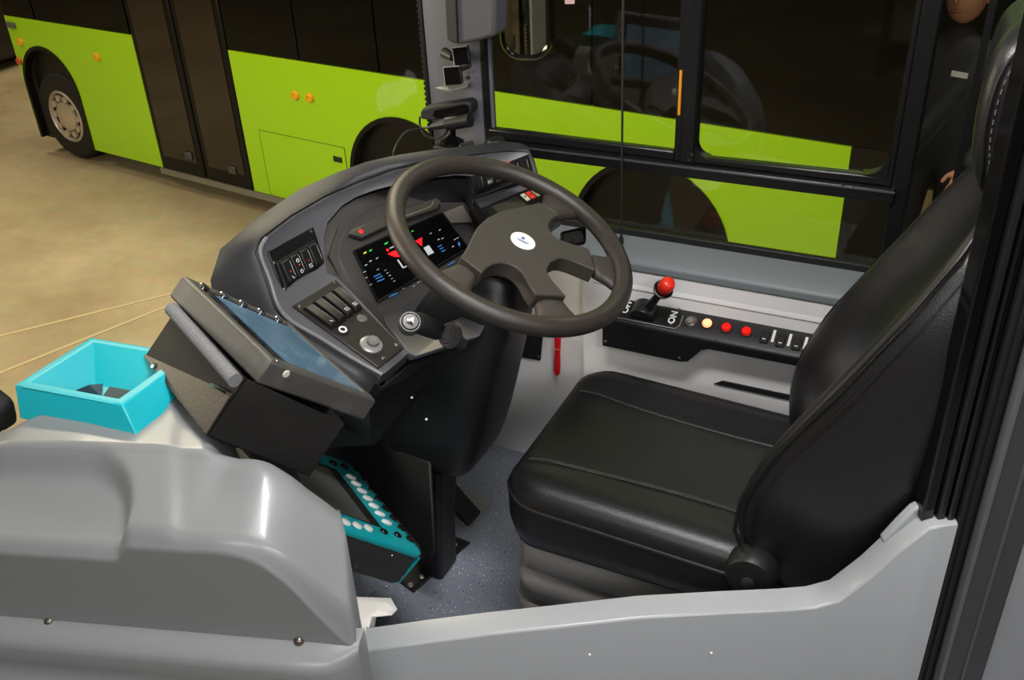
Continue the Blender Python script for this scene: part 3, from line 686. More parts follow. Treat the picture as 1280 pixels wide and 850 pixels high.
# hood and rear shell behind the frame
g = MB(); rings = []
cpx = V((-1.05, 1.42, .6))
for i, (o_, n_) in enumerate(pairs):
    k = min(1, max(0, (i - 3) / 4)); w = (o_ - n_).normalized()
    back = V((-.055, -.01, .012)) * k + V((-.012, -.030, -.03)) * (1 - k)
    if i > 13: back = V((-.035, .02, .008))
    lowz = (max(.33, o_.z - .46) if i < 14 else o_.z - .10) if i > 8 else (o_.z - .20 if i > 3 else o_.z - .12)
    p1 = o_ + back * .35 + w * .008; p2 = o_ + back + w * .003
    if 4 <= i <= 8: p2 += V((-.03, -.035, -.045)) * (1 - abs(i - 6) / 3)
    p3 = lerp(p2, V((p2.x - .02 * k, p2.y, lowz)), 1.0)
    rings.append([o_ - w * .006 - V((.012, 0, .004)), o_ + w * .003 + back * .1, p1, p2, lerp(p2, p3, .25), p3])
g.loft(rings, cap=False, closed=False); g.build('hood_shell', DASHD, dash, angle=60, solid=.004)
# bay: side walls and back plane around the instrument screen
NC = V((.72, -.12, .68)).normalized(); PC = dp(471, 376, 1.83)
def C_(x, y, h=0): return pl(x, y, PC, NC) + NC * h
inner = [p[1] for p in pairs]
bay = [C_(478, 397, .004), C_(455, 372, .002), C_(436, 345), C_(428, 330), C_(425, 322), C_(424, 312), C_(426, 304), C_(432, 292), C_(444, 275), C_(458, 264), C_(476, 255), C_(505, 244), C_(540, 240), C_(566, 244), C_(582, 252), C_(590, 262), C_(598, 276), C_(606, 292), C_(613, 306), C_(622, 330)]
g = MB(); g.loft([[a - V((.004, 0, .006)), lerp(a, b, .5) + V((-.012, 0, -.004)), b] for a, b in zip(inner, bay)], cap=False, closed=False)
g.build('bay_wall', BAYM, dash, angle=60)
g = MB(); g.prism([C_(x, y, -.002) for x, y in ((474, 402), (428, 352), (412, 318), (424, 282), (455, 258), (500, 240), (560, 236), (596, 255), (625, 310), (622, 345))], NC * -.008); g.build('bay_back', BAYM, dash)
# lower fascia below the screen
g = MB(); g.prism([C_(477, 399, .004), C_(541, 362, .004), C_(606, 322, .004), dp(640, 345, 1.76), dp(600, 420, 1.72), L_(520, 446), L_(511, 441)], V((-.012, 0, -.012))); g.build('lower_fascia', DASH, dash, bevel=.002)
g = MB(); g.prism([L_(476, 471) + V((0, 0, -.016)), L_(512, 443) + V((0, 0, -.016)), L_(600, 425) + V((-.05, .02, -.03)), L_(560, 500) + V((-.14, 0, -.10)), L_(470, 510) + V((-.14, 0, -.09)), L_(415, 440) + V((-.03, 0, -.03))], V((-.03, 0, -.05))); g.build('knee_cover', BLKM, dash, bevel=.006)
# light bar above the screen
g = MB(); g.prism([C_(x, y, .004) for x, y in ((433, 296), (437, 291), (478, 273), (541, 251), (548, 256), (542, 265), (487, 283), (449, 301))], NC * .010); lb = g.build('warning_strip', mat('strip_grey', (74, 72, 66), .35), dash, bevel=.002)
MB().lathe(C_(447, 293.5, .0142), NC, [(.0055, 0), (.0055, .0006), (.0036, .0006), (.0036, .0002), (.0001, .0002)], 16).build('warning_symbol', mat('red_glow', (200, 40, 40), .4, emit=((255, 40, 40), .35)), lb)
MB().tube([C_(x, y, .0145) for x, y in ((487, 280), (520, 268), (535, 262), (537, 256))], .0007, 5).build('strip_line', mat('pale_line', (190, 180, 140), .5), lb)
# instrument screen
sc_ = Plate([C_(441, 315, .003), C_(550, 268, .003), C_(584, 311, .003), C_(471, 378, .003)])
g = MB(); sc_.slab(g, 0, 0, 1, 1, -.004, .003); scr = g.build('instrument_screen', BLKG, dash, bevel=.0015)
GW = mat('display_white', (190, 195, 198), .5, emit=((205, 210, 212), .28)); GB = mat('display_blue', (40, 100, 160), .5, emit=((40, 112, 180), .45)); GR = mat('display_red', (220, 20, 30), .5, emit=((240, 18, 28), .8)); GG = mat('display_green', (40, 190, 60), .5, emit=((50, 210, 60), .5)); GY = mat('display_yellow', (210, 200, 60), .5, emit=((210, 200, 60), .45))
def gl(name, mt, quads):
    q = MB()
    for pts in quads: q.prism([C_(x, y, .0062) for x, y in pts], NC * .0003)
    return q.build(name, mt, scr, flat=True, kind='stuff' if len(quads) > 1 else None)
def bar_(x, y, L, w, sl=-.5):
    L *= .8; w *= .62
    return [(x, y), (x + L, y + L * sl), (x + L, y + L * sl + w), (x, y + w)]
Z4 = lambda x, y: (420 + x / 5.31, 240 + y / 5.31)
gl('gauge_marks', GW, [bar_(*Z4(x, y), 3.6, 1.9) for x, y in ((255, 450), (212, 468), (182, 495), (172, 540), (185, 578), (212, 625))] + [bar_(*Z4(x, y), 3.0, 1.2) for x, y in ((312, 530), (325, 548), (340, 565), (355, 585), (370, 602), (262, 525), (500, 635), (530, 610), (548, 600), (430, 650))] + [bar_(*Z4(x, y), 3.0, 1.5) for x, y in ((612, 285), (672, 262), (665, 325), (690, 318), (772, 325), (790, 315), (800, 355), (760, 372))])
gl('gauge_bars', GB, [bar_(*Z4(x, y), 11, 2.6, -.42) for x, y in ((240, 568), (252, 582), (264, 600))] + [bar_(*Z4(340, 700), 13, 3.2, -.45), bar_(*Z4(505, 585), 8, 3, -.5)] + [bar_(*Z4(x, y), 6, 2.2, -.45) for x, y in ((665, 370), (678, 385), (690, 402))] + [bar_(*Z4(735, 490), 10, 2.6, -.6), bar_(*Z4(800, 335), 3, 7, 1.2)])
gl('warning_triangle', GR, [[Z4(330, 420), Z4(408, 385), Z4(440, 440), Z4(375, 440)], [Z4(515, 335), Z4(562, 308), Z4(560, 370)], [Z4(320, 390), Z4(335, 383), Z4(344, 400), Z4(328, 405)]])
gl('bus_pictogram', GW, [[Z4(395, 462), Z4(405, 458), Z4(440, 510), Z4(430, 514)], [Z4(425, 452), Z4(433, 448), Z4(465, 495), Z4(457, 498)], [Z4(430, 510), Z4(478, 488), Z4(480, 494), Z4(434, 518)], [Z4(570, 380), Z4(605, 362), Z4(640, 412), Z4(602, 430)], [Z4(345, 380), Z4(378, 366), Z4(382, 373), Z4(348, 388)]])
gl('indicator_lamp', GG, [bar_(*Z4(312, 350), 5, 3.4), bar_(*Z4(210, 398), 4.4, 3), bar_(*Z4(490, 270), 3.4, 2)])
gl('indicator_lamp', GY, [bar_(*Z4(173, 412), 4.6, 3.6)])
for P_ in ((0, 0, 0, 1),):
    q = MB(); q.tube([C_(441, 315, .006), C_(471, 378, .006), C_(584, 311, .006), C_(550, 268, .006)], .0018, 6, loop=True); q.build('screen_bezel', BLKM, scr)
# bright corner of the bay right of the screen
g = MB(); g.prism([C_(x, y, .006) for x, y in ((552, 268), (575, 259), (588, 280), (562, 281))], NC * .004); g.build('bay_insert', mat('bay_insert', (128, 120, 112), .45), dash, bevel=.001)

# ---- switch panels
def rocker(pl_, u0, v0, u1, v1, par, h=.0006, rise=.0065, mark=None, mcol=None):
    q = MB(); A = pl_.rect(u0, v0, u1, v1, h); nn = pl_.n
    ins = lambda k, hh: [lerp(pl_.p(lerp(u0, u1, .5), lerp(v0, v1, .5), hh), V(p) + nn * (hh - h), k) for p in A]
    rings = [A, ins(1, h + rise * .45), ins(.86, h + rise)]
    B = rings[2]; B[0] = B[0] - nn * rise * .1; B[1] = B[1] - nn * rise * .1; B[2] = B[2] + nn * rise * .35; B[3] = B[3] + nn * rise * .35
    q.loft(rings); o = q.build('rocker_switch', SWITCH, par, bevel=.0012)
    m_ = MB(); m_.tube([pl_.p(lerp(u0, u1, .84), lerp(v0, v1, .12), h + rise * .95), pl_.p(lerp(u0, u1, .84), lerp(v0, v1, .85), h + rise * 1.25)], .0006, 5); m_.build('switch_edge', SILVK, o)
    if mark:
        for mk, vv in mark:
            c = pl_.p(lerp(u0, u1, .5), lerp(v0, v1, vv), h + rise * 1.0 + rise * .35 * vv + .0006)
            if mk == 'red': MB().lathe(c, nn, [(.0012, 0), (.0001, .0006)], 8).build('tell_tale', GR, o)
            else:
                a, b = pl_.eu, -pl_.ev; t = MB(); s_ = .0032
                if mk == 'ring': t.tube([c + (a * math.cos(k * .785) + b * math.sin(k * .785)) * s_ for k in range(8)], .0006, 5, loop=True)
                elif mk == 'seat': t.tube([c + b * s_ - a * s_ * .4, c - a * s_ * .1 - b * s_ * .3, c + a * s_ * .8 - b * s_ * .3, c + a * s_ * .8 - b * s_], .0006, 5)
                elif mk == 'box': t.tube([c + a * s_ + b * s_, c - a * s_ + b * s_, c - a * s_ - b * s_, c + a * s_ - b * s_], .0006, 5, loop=True); t.tube([c - a * s_ * .6, c + a * s_ * .6], .0005, 4)
                elif mk == 'lamp': t.tube([c + b * s_ * 1.1, c - b * s_ * .2, c - a * s_ * .9 - b * s_ * .9], .0007, 5); t.tube([c - b * s_ * .2, c + a * s_ * .8 - b * s_ * .8], .0007, 5)
                t.build('switch_symbol', WHITE, o)
    return o
def screws(pl_, uv, par, r=.0034):
    for u, v in uv: pl_.dome(q := MB(), u, v, r, .0016, .7, 12, .0022); q.build('screw', SCREW, par)
# upper left
p1 = Plate([U_(334, 315), U_(391, 284), U_(406.5, 331), U_(353, 366)])
g = MB(); p1.slab(g, 0, 0, 1, 1, -.003, .0022); a_ = g.build('switch_panel', PANEL, dash, bevel=.0015)
g = MB(); p1.slab(g, .07, .30, .93, .93, .0018, .0038); g.build('switch_surround', BLKM, a_, bevel=.001)
for i, mk in enumerate(([('red', .55), ('seat', .82)], [('ring', .3), ('red', .5), ('ring', .8)], [('red', .55), ('box', .8)], None)):
    rocker(p1, .10 + i * .205, .36, .29 + i * .205, .90, a_, .0036, .008, mk)
screws(p1, ((.93, .08), (.05, .30), (.95, .9), (.06, .95)), a_)
# lower left
p2 = Plate([L_(365, 383), L_(419, 350), L_(505, 436), L_(473, 461)])
g = MB(); p2.slab(g, 0, 0, 1, 1, -.003, .0022); b_ = g.build('switch_panel', PANEL2, dash, bevel=.002)
for i, mk in enumerate(([('seat', .84)], None, [('box', .8)], [('box', .8)])):
    rocker(p2, .07 + i * .225, .09, .26 + i * .225, .43, b_, .002, .007, mk)
screws(p2, ((.08, .05), (.93, .03), (.90, .93), (.33, .95)), b_)
def knob(pl_, cpx, prof, mt, par, name, n=26, h0=.002, plane=L_):
    c = plane(*cpx) + pl_.n * h0; return MB().lathe(c, pl_.n, prof, n).build(name, mt, par)
k1 = knob(p2, (428, 414), [(.0125, 0), (.0125, .0018), (.009, .0022)], BLK, b_, 'push_button')
c = L_(428, 414) + p2.n * .0046; w_ = p2.n.cross(p2.eu); MB().tube([c + (p2.eu * math.cos(i * .3142) + w_ * math.sin(i * .3142)) * .0062 for i in range(20)], .0018, 6, loop=True).build('white_ring', WHITE, k1)
knob(p2, (452, 399.5), [(.0098, 0), (.0098, .0018), (.0085, .0026), (.001, .0026)], mat('round_cap_grey', (92, 90, 86), .45), b_, 'blanking_cap')
k2 = knob(p2, (463.5, 432.5), [(.0205, 0), (.0205, .003), (.017, .0055), (.012, .0055)], mat('lock_ring', (142, 142, 140), .35, .25), b_, 'light_dial', 36)
k3 = knob(p2, (465, 431.5), [(.0115, .005), (.0115, .011), (.010, .0125), (.001, .0125)], mat('lock_grey', (108, 108, 107), .4), k2, 'dial_knob')
q = MB(); c = L_(464.5, 430.5) + p2.n * .0148; d1 = (p2.eu * .8 - p2.ev * .35).normalized(); d2 = p2.n.cross(d1)
q.box(c + d2 * .0035, d1 * .007, d2 * .0010, p2.n * .0005); q.box(c, d1 * .0075, d2 * .0010, p2.n * .0005); q.box(c - d2 * .0035, d1 * .007, d2 * .0010, p2.n * .0005); q.build('dial_marks', SILVK, k3)
# upper right
A = dp(588, 222, 1.985); p3 = Plate([A, dp(661, 194, 2.005), dp(668, 221, 1.975), dp(595, 248, 1.955)])
g = MB(); p3.slab(g, 0, 0, 1, 1, -.003, .004); c_ = g.build('switch_panel', PANEL, dash, bevel=.0015)
for i in range(6): rocker(p3, .05 + i * .155, .22, .185 + i * .155, .85, c_, .0038, .007, [('box', .75)] if i in (1, 4) else None)
g = MB(); hz = p3.slab(g, .53, .15, .66, .5, .0115, .0175); g.build('hazard_switch', mat('hazard_red', (205, 60, 44), .4), c_, bevel=.002)
screws(p3, ((.95, .08), (.05, .93), (.95, .9)), c_)
# lower right: tachograph style unit with gear buttons
p4 = Plate([dp(602, 261, 1.955), dp(668, 234, 1.965), dp(700, 262, 1.92), dp(634, 290, 1.91)])
g = MB(); p4.slab(g, 0, 0, 1, 1, -.003, .004); d_ = g.build('gear_unit', PANEL, dash, bevel=.0015)
g = MB(); p4.slab(g, .13, .12, .62, .62, .0035, .006); g.build('gear_display', mat('display_olive', (52, 50, 40), .25), d_, bevel=.001)
for i, (mt_, t_) in enumerate(((mat('key_white', (225, 220, 200), .4, emit=((230, 220, 190), .3)), 'D'), (mat('key_red', (226, 60, 40), .4, emit=((240, 60, 40), .5)), 'N'), (mat('key_pale', (190, 190, 170), .4, emit=((200, 200, 170), .2)), 'R'))):
    g = MB(); p4.slab(g, .68 + i * .10, .12, .755 + i * .10, .38, .0035, .007); kb = g.build('gear_button', mt_, d_, bevel=.001)
    text(t_, p4.p(.717 + i * .10, .25, .0074), p4.eu, -p4.ev, .006, BLKG, kb, 'letter')
screws(p4, ((.04, .06),), d_)
# ================================================================== SIDE CONSOLE WITH PARKING BRAKE
SY0, SY1 = YW - .032, 1.712
cxl = at(752, 430, y=1.712).x - .0; cxr = .02
zb_, zf_, zl_ = .531, .5015, .430
sc = thing('side_console', 'black switch console with red knobbed lever along the side wall', 'console', (-.45, 1.74, .43))
nx0 = at(847.5, 453, y=SY1).x; nx1 = at(882, 438, y=SY1).x
g = MB()
secs = []
for x, zl in ((cxl, zl_), (nx0 + .005, zl_), (nx0 + .02, zl_ + .004), (nx1 - .01, zf_ - .032), (nx1 + .006, zf_ - .026), (cxr, zf_ - .022)):
    secs.append([V((x, SY0 + .02, zb_)), V((x, SY0, zb_)), V((x, SY1 + .004, zf_ + .002)), V((x, SY1, zf_ - .002)), V((x, SY1 + .002, zl)), V((x, SY0 + .02, zl))])
g.loft(secs); body = g.build('console_body', BLK, sc, bevel=.004, seg=3)
TP0 = V((0, SY0, zb_)); TN = V((0, -(zb_ - zf_), (SY0 - SY1))).normalized()
if TN.z < 0: TN = -TN
def T_(x, y, h=0): return pl(x, y, TP0, TN) + TN * h
# white moulded lower flange under the console (part of the wall)
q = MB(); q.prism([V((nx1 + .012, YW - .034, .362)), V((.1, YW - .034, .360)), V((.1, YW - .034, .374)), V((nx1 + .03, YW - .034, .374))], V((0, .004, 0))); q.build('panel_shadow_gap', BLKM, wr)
# plate with ON / OFF
tr, br_, bl_ = T_(861, 384), T_(845, 413), T_(745, 385)
px_l, px_r = cxl + .004, T_(853, 398).x; ya, yb = SY0 - .004, SY1 + .008
def tz(y): return zf_ + (zb_ - zf_) * (y - SY1) / (SY0 - SY1)
def TX(x, y, h=0): return V((x, y, tz(y))) + TN * h
rr = [V((x, y, 0)) for x, y in ((px_l, ya), (px_r - .008, ya), (px_r, ya - .008), (px_r, yb + .008), (px_r - .008, yb), (px_l, yb))]
g = MB(); g.prism([TX(p.x, p.y, .0005) for p in rr], TN * .0022); plate = g.build('lever_plate', PANEL, sc, bevel=.0006)
q = MB(); q.tube([TX(p.x, p.y, .0028) for p in rr[2:]], .0007, 5); q.build('plate_outline', mat('outline_grey', (165, 163, 160), .4), plate)
text('ON', T_(841.5, 397.5, .0029), (0.06, 1, (zb_ - zf_) / (SY0 - SY1)), (-1, .1, 0), .020, WHITE, plate, 'lettering')
text('OFF', T_(784, 384, .0029), (0.06, 1, (zb_ - zf_) / (SY0 - SY1)), (-1, .1, 0), .020, WHITE, plate, 'lettering')
for p in ((849.5, 387), (839, 406.5)): MB().lathe(T_(*p, .0027), TN, [(.0026, 0), (.002, .0012), (.001, .0012)], 10).build('screw', SCREW, plate)
# lever: quadrant hump, stalk, collar, red knob
lb0 = T_(806, 391, .002); lx = V((1, 0, 0))
g = MB(); rings = []
for i in range(13):
    a = math.pi * i / 12; w = .0215
    rings.append([lb0 + lx * (-.026 * math.cos(a)) + TN * (.030 * math.sin(a)) + V((0, s * w * k, s * w * k * .37)) for s, k in ((-1, 1), (-1, .85), (1, .85), (1, 1))])
q = MB()
prof = [lb0 + lx * (-.027 * math.cos(math.pi * i / 14)) + TN * (.032 * math.sin(math.pi * i / 14)) for i in range(15)]
q.prism([p - V((0, .019, .007)) for p in prof], V((0, .038, .014))); hump = q.build('brake_quadrant', BLK, sc, bevel=.004, seg=3)
kt = at(841, 347, y=1.672); k0 = lb0 + TN * .012 + lx * .006
ld = (kt - k0).normalized(); LL = (kt - k0).length
lev = MB().tube([k0, k0 + ld * LL * .35, k0 + ld * LL * .62], [.012, .0085, .0085], 14).build('brake_lever', BLK, sc)
MB().lathe(k0 + ld * LL * .55, ld, [(.009, 0), (.019, .008), (.0215, .016), (.019, .017), (.012, .012), (.001, .012)], 28).build('lever_collar', BLK, lev)
MB().lathe(k0 + ld * LL * .62, ld, [(.0115, 0), (.0150, .008), (.0165, .020), (.0160, .030), (.0135, .0375), (.008, .041), (.001, .0415)], 28).build('lever_knob', REDK, lev, angle=80)
# lamps
def lamp(px, rgb, em, lens=.0102):
    c = T_(*px, .0004); b_ = MB().lathe(c, TN, [(.0135, 0), (.0135, .002), (.0118, .0035), (.011, .002), (.001, .002)], 24).build('lamp_bezel', SCREW if em is None else mat('lamp_ring', (70, 60, 58), .3, .6), sc)
    mt_ = mat('lamp_%d_%d' % px, rgb, .2, emit=(rgb, em) if em else None)
    MB().lathe(c + TN * .002, TN, [(lens, 0), (lens, .003), (lens * .8, .006), (.001, .007)], 20).build('lamp_lens', mt_, b_)
    return c
lamp((863, 402), (120, 112, 106), None, .0085)
lamp((884, 405), (255, 170, 120), 1.3)
lamp((908, 410), (215, 22, 18), .45)
lamp((933, 415), (215, 22, 18), .45)
for px in ((956, 422), (976, 427), (996, 431)):
    c = T_(*px, .0005); ey_ = V((0, SY0 - SY1, zb_ - zf_)).normalized()
    r_ = MB().box(c + TN * .002, V((.0085, 0, 0)), ey_ * .014, TN * .0025).build('rocker_switch', SWITCH, sc, bevel=.0015)
    MB().box(c + TN * .0048 - ey_ * .006, V((.0035, 0, 0)), ey_ * .0008, TN * .0003).build('switch_mark', WHITE, r_)
    MB().box(T_(px[0] + 11, px[1] - 1.5, .0012), V((.0028, 0, 0)), ey_ * .0145, TN * .0004).build('label_strip', mat('label_white', (216, 214, 208), .5), sc)
for p in ((757, 427), (849, 448)):
    MB().lathe(V((at(*p, y=SY1).x, SY1, at(*p, y=SY1).z)), (0, -1, 0), [(.0042, 0), (.003, .002), (.001, .002)], 12).build('screw', SCREW, sc)
MB().lathe(T_(894, 424, .0002), TN, [(.002, 0), (.001, .0012)], 8).build('screw', SCREW, sc)

# red seat belt cutter hanging under the wheel
rd = thing('belt_cutter', 'red plastic belt cutter hanging on the light grey side wall under the wheel', 'tool', at(697, 468, y=YW - .02))
c0 = at(698, 420, y=YW - .012); c1 = at(697, 468, y=YW - .012)
w_ = V((.0085, 0, 0))
q = MB().prism([c0 - w_, c0 + w_, lerp(c0, c1, .45) + w_ * .8, lerp(c0, c1, .6) + w_ * .95, lerp(c0, c1, .9) + w_ * .95, c1 + w_ * .5, c1 - w_ * .5, lerp(c0, c1, .9) - w_ * .95, lerp(c0, c1, .6) - w_ * .9, lerp(c0, c1, .45) - w_ * .7], V((0, -.008, 0)))
q.build('handle', REDD, rd, bevel=.003, seg=3)
cm = lerp(c0, c1, .30) + V((0, -.0085, 0))
MB().tube([cm + V((-.011, .004, .004)), cm + V((-.004, -.001, -.001)), cm + V((.004, -.001, .002)), cm + V((.010, .004, -.004))], .0009, 6).build('wire_tie', mat('tie_pale', (190, 150, 140), .4), rd)

# ================================================================== TICKET TERMINAL (display box facing the driver)
SK_ = 1.10
TP = [CAM + (V(p) - CAM) * SK_ for p in ((-.934, .844, .974), (-.898, .995, .827), (-.687, .908, .790), (-.723, .758, .937))]
te1 = (TP[1] - TP[0]).normalized(); te2 = (TP[3] - TP[0]); te2 = (te2 - te1 * te2.dot(te1)).normalized(); tn = te2.cross(te1).normalized()
tw, th_ = (TP[1] - TP[0]).length, (TP[3] - TP[0]).length
def tm(u, v, h=0): return TP[0] + te1 * u * tw + te2 * v * th_ + tn * h
tt = thing('ticket_terminal', 'black steel ticket terminal with tilted screen on the grey console', 'terminal', tm(.5, .5, -.12))
g = MB(); F_ = .040
def tring(k, h): return [tm(.5 + (u - .5) * (1 - k / tw * 2), .5 + (v - .5) * (1 - k / th_ * 2), h) for u, v in ((0, 0), (1, 0), (1, 1), (0, 1))]
g.loft([tring(.004, -F_), tring(0, -F_ + .003), tring(0, -.004), tring(.004, 0), tring(.016, 0), tring(.018, -.004)])
fr_ = g.build('screen_frame', EDGEM, tt, bevel=.0018)
g = MB(); g.prism(tring(.017, -.0035), tn * .0008); g.build('glass_border', BLKG, tt)
g = MB(); g.prism([tm(.20, .12, -.0025), tm(.93, .12, -.0025), tm(.93, .94, -.0025), tm(.20, .94, -.0025)], tn * .0006); 
SCRM = mat('terminal_screen', (70, 98, 120), .18, var=(24, (96, 126, 148), .4, .75), emit=((92, 128, 156), .12)); g.build('screen', SCRM, tt)
for i in range(5):
    c = tm(.085 if False else .14 + i * .175, .055, -.003); MB().lathe(c, tn, [(.0085, 0), (.0085, .004), (.007, .0055), (.001, .006)], 18).build('button', CHROME, tt)
for u, v in ((.06, .98), (.96, .97)): MB().lathe(tm(u, v, -.001), tn, [(.003, 0), (.002, .0015), (.001, .0015)], 10).build('screw', SCREW, tt)
MB().lathe(tm(.16, 1.0, -.012), te2, [(.006, 0), (.005, .0015), (.001, .0015)], 12).build('paint_chip', mat('chip_cream', (212, 206, 188), .5), fr_)
# lower case
bt = -.040
b0 = pl(307, 473, tm(0, 0, bt), tn); b1 = pl(431, 530, tm(0, 0, bt), tn); b3 = pl(224, 381, tm(0, 0, bt), tn)
b2 = b1 + (b3 - b0)
lo = pl(258, 554, tm(0, 0, bt - .096), tn) - b0 ; lo = -tn * .094
case = MB()
q4 = [b0, b1, b2, b3]; q5 = [p + lo for p in q4]
case.prism(q5, tn * .002)
for i, j in ((0, 1), (1, 2), (2, 3), (3, 0)):
    a, b = q4[i], q4[j]; inn = (sum(q4, V()) / 4 - (a + b) / 2).normalized() * .002
    case.prism([a, b, b + lo, a + lo], inn)
cs = case.build('lower_case', CASEM, tt)
e30 = (b0 - b3); outw = -(q4[1] - q4[0]).normalized()
g = MB(); g.prism([b3 + lo, b0 + lo, b0 + lo * .30 - e30 * .02, b3 + lo * .96], outw * .0025); g.build('side_cover', mat('brushed_dark_steel', (62, 54, 45), .45, .3, bump=(200, .15), var=(9, (52, 47, 42), .38, .62)), tt, bevel=.0008)
ins_ = -outw * .03
cp0 = lerp(b3, b0, .02) + lo * .10 + outw * .009; cp1 = lerp(b3, b0, .99) + lo * .10 + outw * .009
g = MB(); n_ = 105; d_ = cp1 - cp0
g.tube([cp0 + d_ * i / n_ for i in range(n_ + 1)], [(.0105, .0108, .008)[i % 3] for i in range(n_ + 1)], 12); g.build('ribbed_conduit', mat('conduit_grey', (120, 120, 122), .5), tt, angle=20)
c = lerp(b3, b0, .16) + lo * .97; MB().lathe(c + outw * .002, outw, [(.0055, 0), (.005, .003), (.001, .0035)], 6).build('bolt', CHROME, tt)
MB().tube([lerp(b3, b0, .80) + lo * .42 + outw * .005, lerp(b3, b0, .90) + lo * .36 + outw * .006, lerp(b3, b0, .96) + lo * .33 + outw * .004], .003, 8).build('hose_end', CHROME, tt)
# bracket down to the console
bb = sum(q5, V()) / 4
MB().prism([bb + te1 * .07 + te2 * .05, bb - te1 * .01 + te2 * .05, bb - te1 * .01 - te2 * .05, bb + te1 * .07 - te2 * .05], V((0, .05, -.14))).build('bracket', BLKM, tt)

# ================================================================== KEYPAD MACHINE
KB = at(531, 693, z=.3); KN = V((.37, .60, .71)).normalized()
def K_(x, y, h=0): return pl(x, y, KB, KN) + KN * h
ke2 = (K_(444, 586) - KB); kl2 = ke2.length; ke2.normalize(); ke1 = ke2.cross(KN).normalized()
if ke1.dot(K_(427, 665) - KB) < 0: ke1 = -ke1
km = thing('keypad_machine', 'teal and black keypad machine below the ticket terminal', 'ticket machine', KB + ke1 * .12 + ke2 * .15 - KN * .09)
KW, KH = .27, kl2 + .02
def kp(u, v, h=0): return KB + ke1 * u + ke2 * v + KN * h
g = MB(); rr = [V((p.x, p.y, 0)) for p in rrect(KW / 2, KH / 2, KW / 2, KH / 2, .016, 0, 5)]
def kring(k, h): return [kp(KW / 2 + (p.x - KW / 2) * (1 - 2 * k / KW), KH / 2 + (p.y - KH / 2) * (1 - 2 * k / KH), h) for p in rr]
g.loft([kring(.002, -.014), kring(0, -.010), kring(0, -.004), kring(.004, 0)]); tealtop = g.build('keypad_cover', TEALD, km, angle=50)
g = MB(); g.loft([kring(.008, -.078), kring(.003, -.07), kring(.003, -.014)]); kc = g.build('machine_body', mat('machine_black', (48, 46, 46), .45, bump=(400, .2)), km, bevel=.002)
q = MB(); q.loft([[kp(KW * 0 - .001, y, h) for y, h in ((.004, -.012), (.012, -.075), (.026, -.075), (.030, -.012))], [kp(.004, y, h) for y, h in ((.004, -.012), (.012, -.075), (.026, -.075), (.030, -.012))]]); q.build('corner_strip', TEALD, km)
scr_q = [K_(434, 652), K_(463, 654), K_(424, 592), K_(405, 600)]
uu = (K_(463, 654, 0) - KB).dot(ke1), (K_(424, 592) - KB).dot(ke1)
u0 = (K_(462, 654) - KB).dot(ke1); v0 = (K_(462, 654) - KB).dot(ke2); v1 = (K_(426, 593) - KB).dot(ke2)
g = MB(); g.prism([kp(u0, v0, .0005), kp(KW - .02, v0, .0005), kp(KW - .02, v1, .0005), kp(u0, v1, .0005)], KN * .001); g.build('display', mat('lcd_grey', (96, 98, 96), .3), km)
g = MB(); g.prism([kp(u0 - .030, v0 - .003, .0002), kp(KW - .012, v0 - .003, .0002), kp(KW - .012, v1 + .016, .0002), kp(u0 - .030, v1 + .016, .0002)], KN * .0006); g.build('display_surround', BLKM, km)
ZK = lambda x, y: (400 + x / 4.72, 570 + y / 4.72)
KEYW = mat('key_cap_white', (232, 232, 230), .3); KEYB = mat('key_cap_black', (18, 18, 18), .18, coat=.5)
def key(zx, zy, mt_, lx, ly):
    c = K_(*ZK(zx, zy)); u, v = (c - KB).dot(ke1), (c - KB).dot(ke2)
    rings = []
    for k, h in ((1, 0), (1, .003), (.8, .005), (.3, .0058)):
        rings.append([kp(u + lx * k * math.cos(a) * (1 if abs(math.cos(a)) < .99 else 1), v + ly * k * math.sin(a), h) for a in [2 * math.pi * i / 16 for i in range(16)]])
    MB().loft(rings).build('key', mt_, km)
for p in ((530, 495), (480, 430), (430, 370), (385, 315), (342, 258), (305, 205), (266, 145), (222, 92), (140, 68), (75, 46)): key(*p, KEYB, .0102, .0088)
for p in ((375, 450), (456, 470)): key(*p, KEYB, .0088, .0075)
for p in ((392, 395), (352, 345), (315, 298), (280, 254), (245, 210), (211, 167), (181, 128)): key(*p, KEYW, .0132, .0068)
for p in ((283, 430), (217, 414), (150, 395)): key(*p, KEYW, .0098, .0098)
for p in ((446, 709), (504, 722), (491, 696), (484, 735)):
    c = pl(*p, KB, ke2) - ke2 * -.002; MB().lathe(c, -ke2, [(.003, 0), (.0022, .0015), (.001, .0015)], 10).build('screw', SCREW, kc)
MB().tube([dp(442, 747, 1.62), dp(458, 748, 1.60), dp(470, 738, 1.60)], .002, 6).build('bracket_wire', SCREW, km)
MB().box(kp(KW * .55, KH * .4, -.14), ke1 * .07, ke2 * .07, KN * .062).build('mounting_bracket', BLKM, km)
MB().prism([kp(KW * .4, KH * .3, -.15), kp(KW * .8, KH * .3, -.15), kp(KW * .8, KH * .7, -.15), kp(KW * .4, KH * .7, -.15)], V((-.02, .02, -.30))).build('stand', BLKM, km)
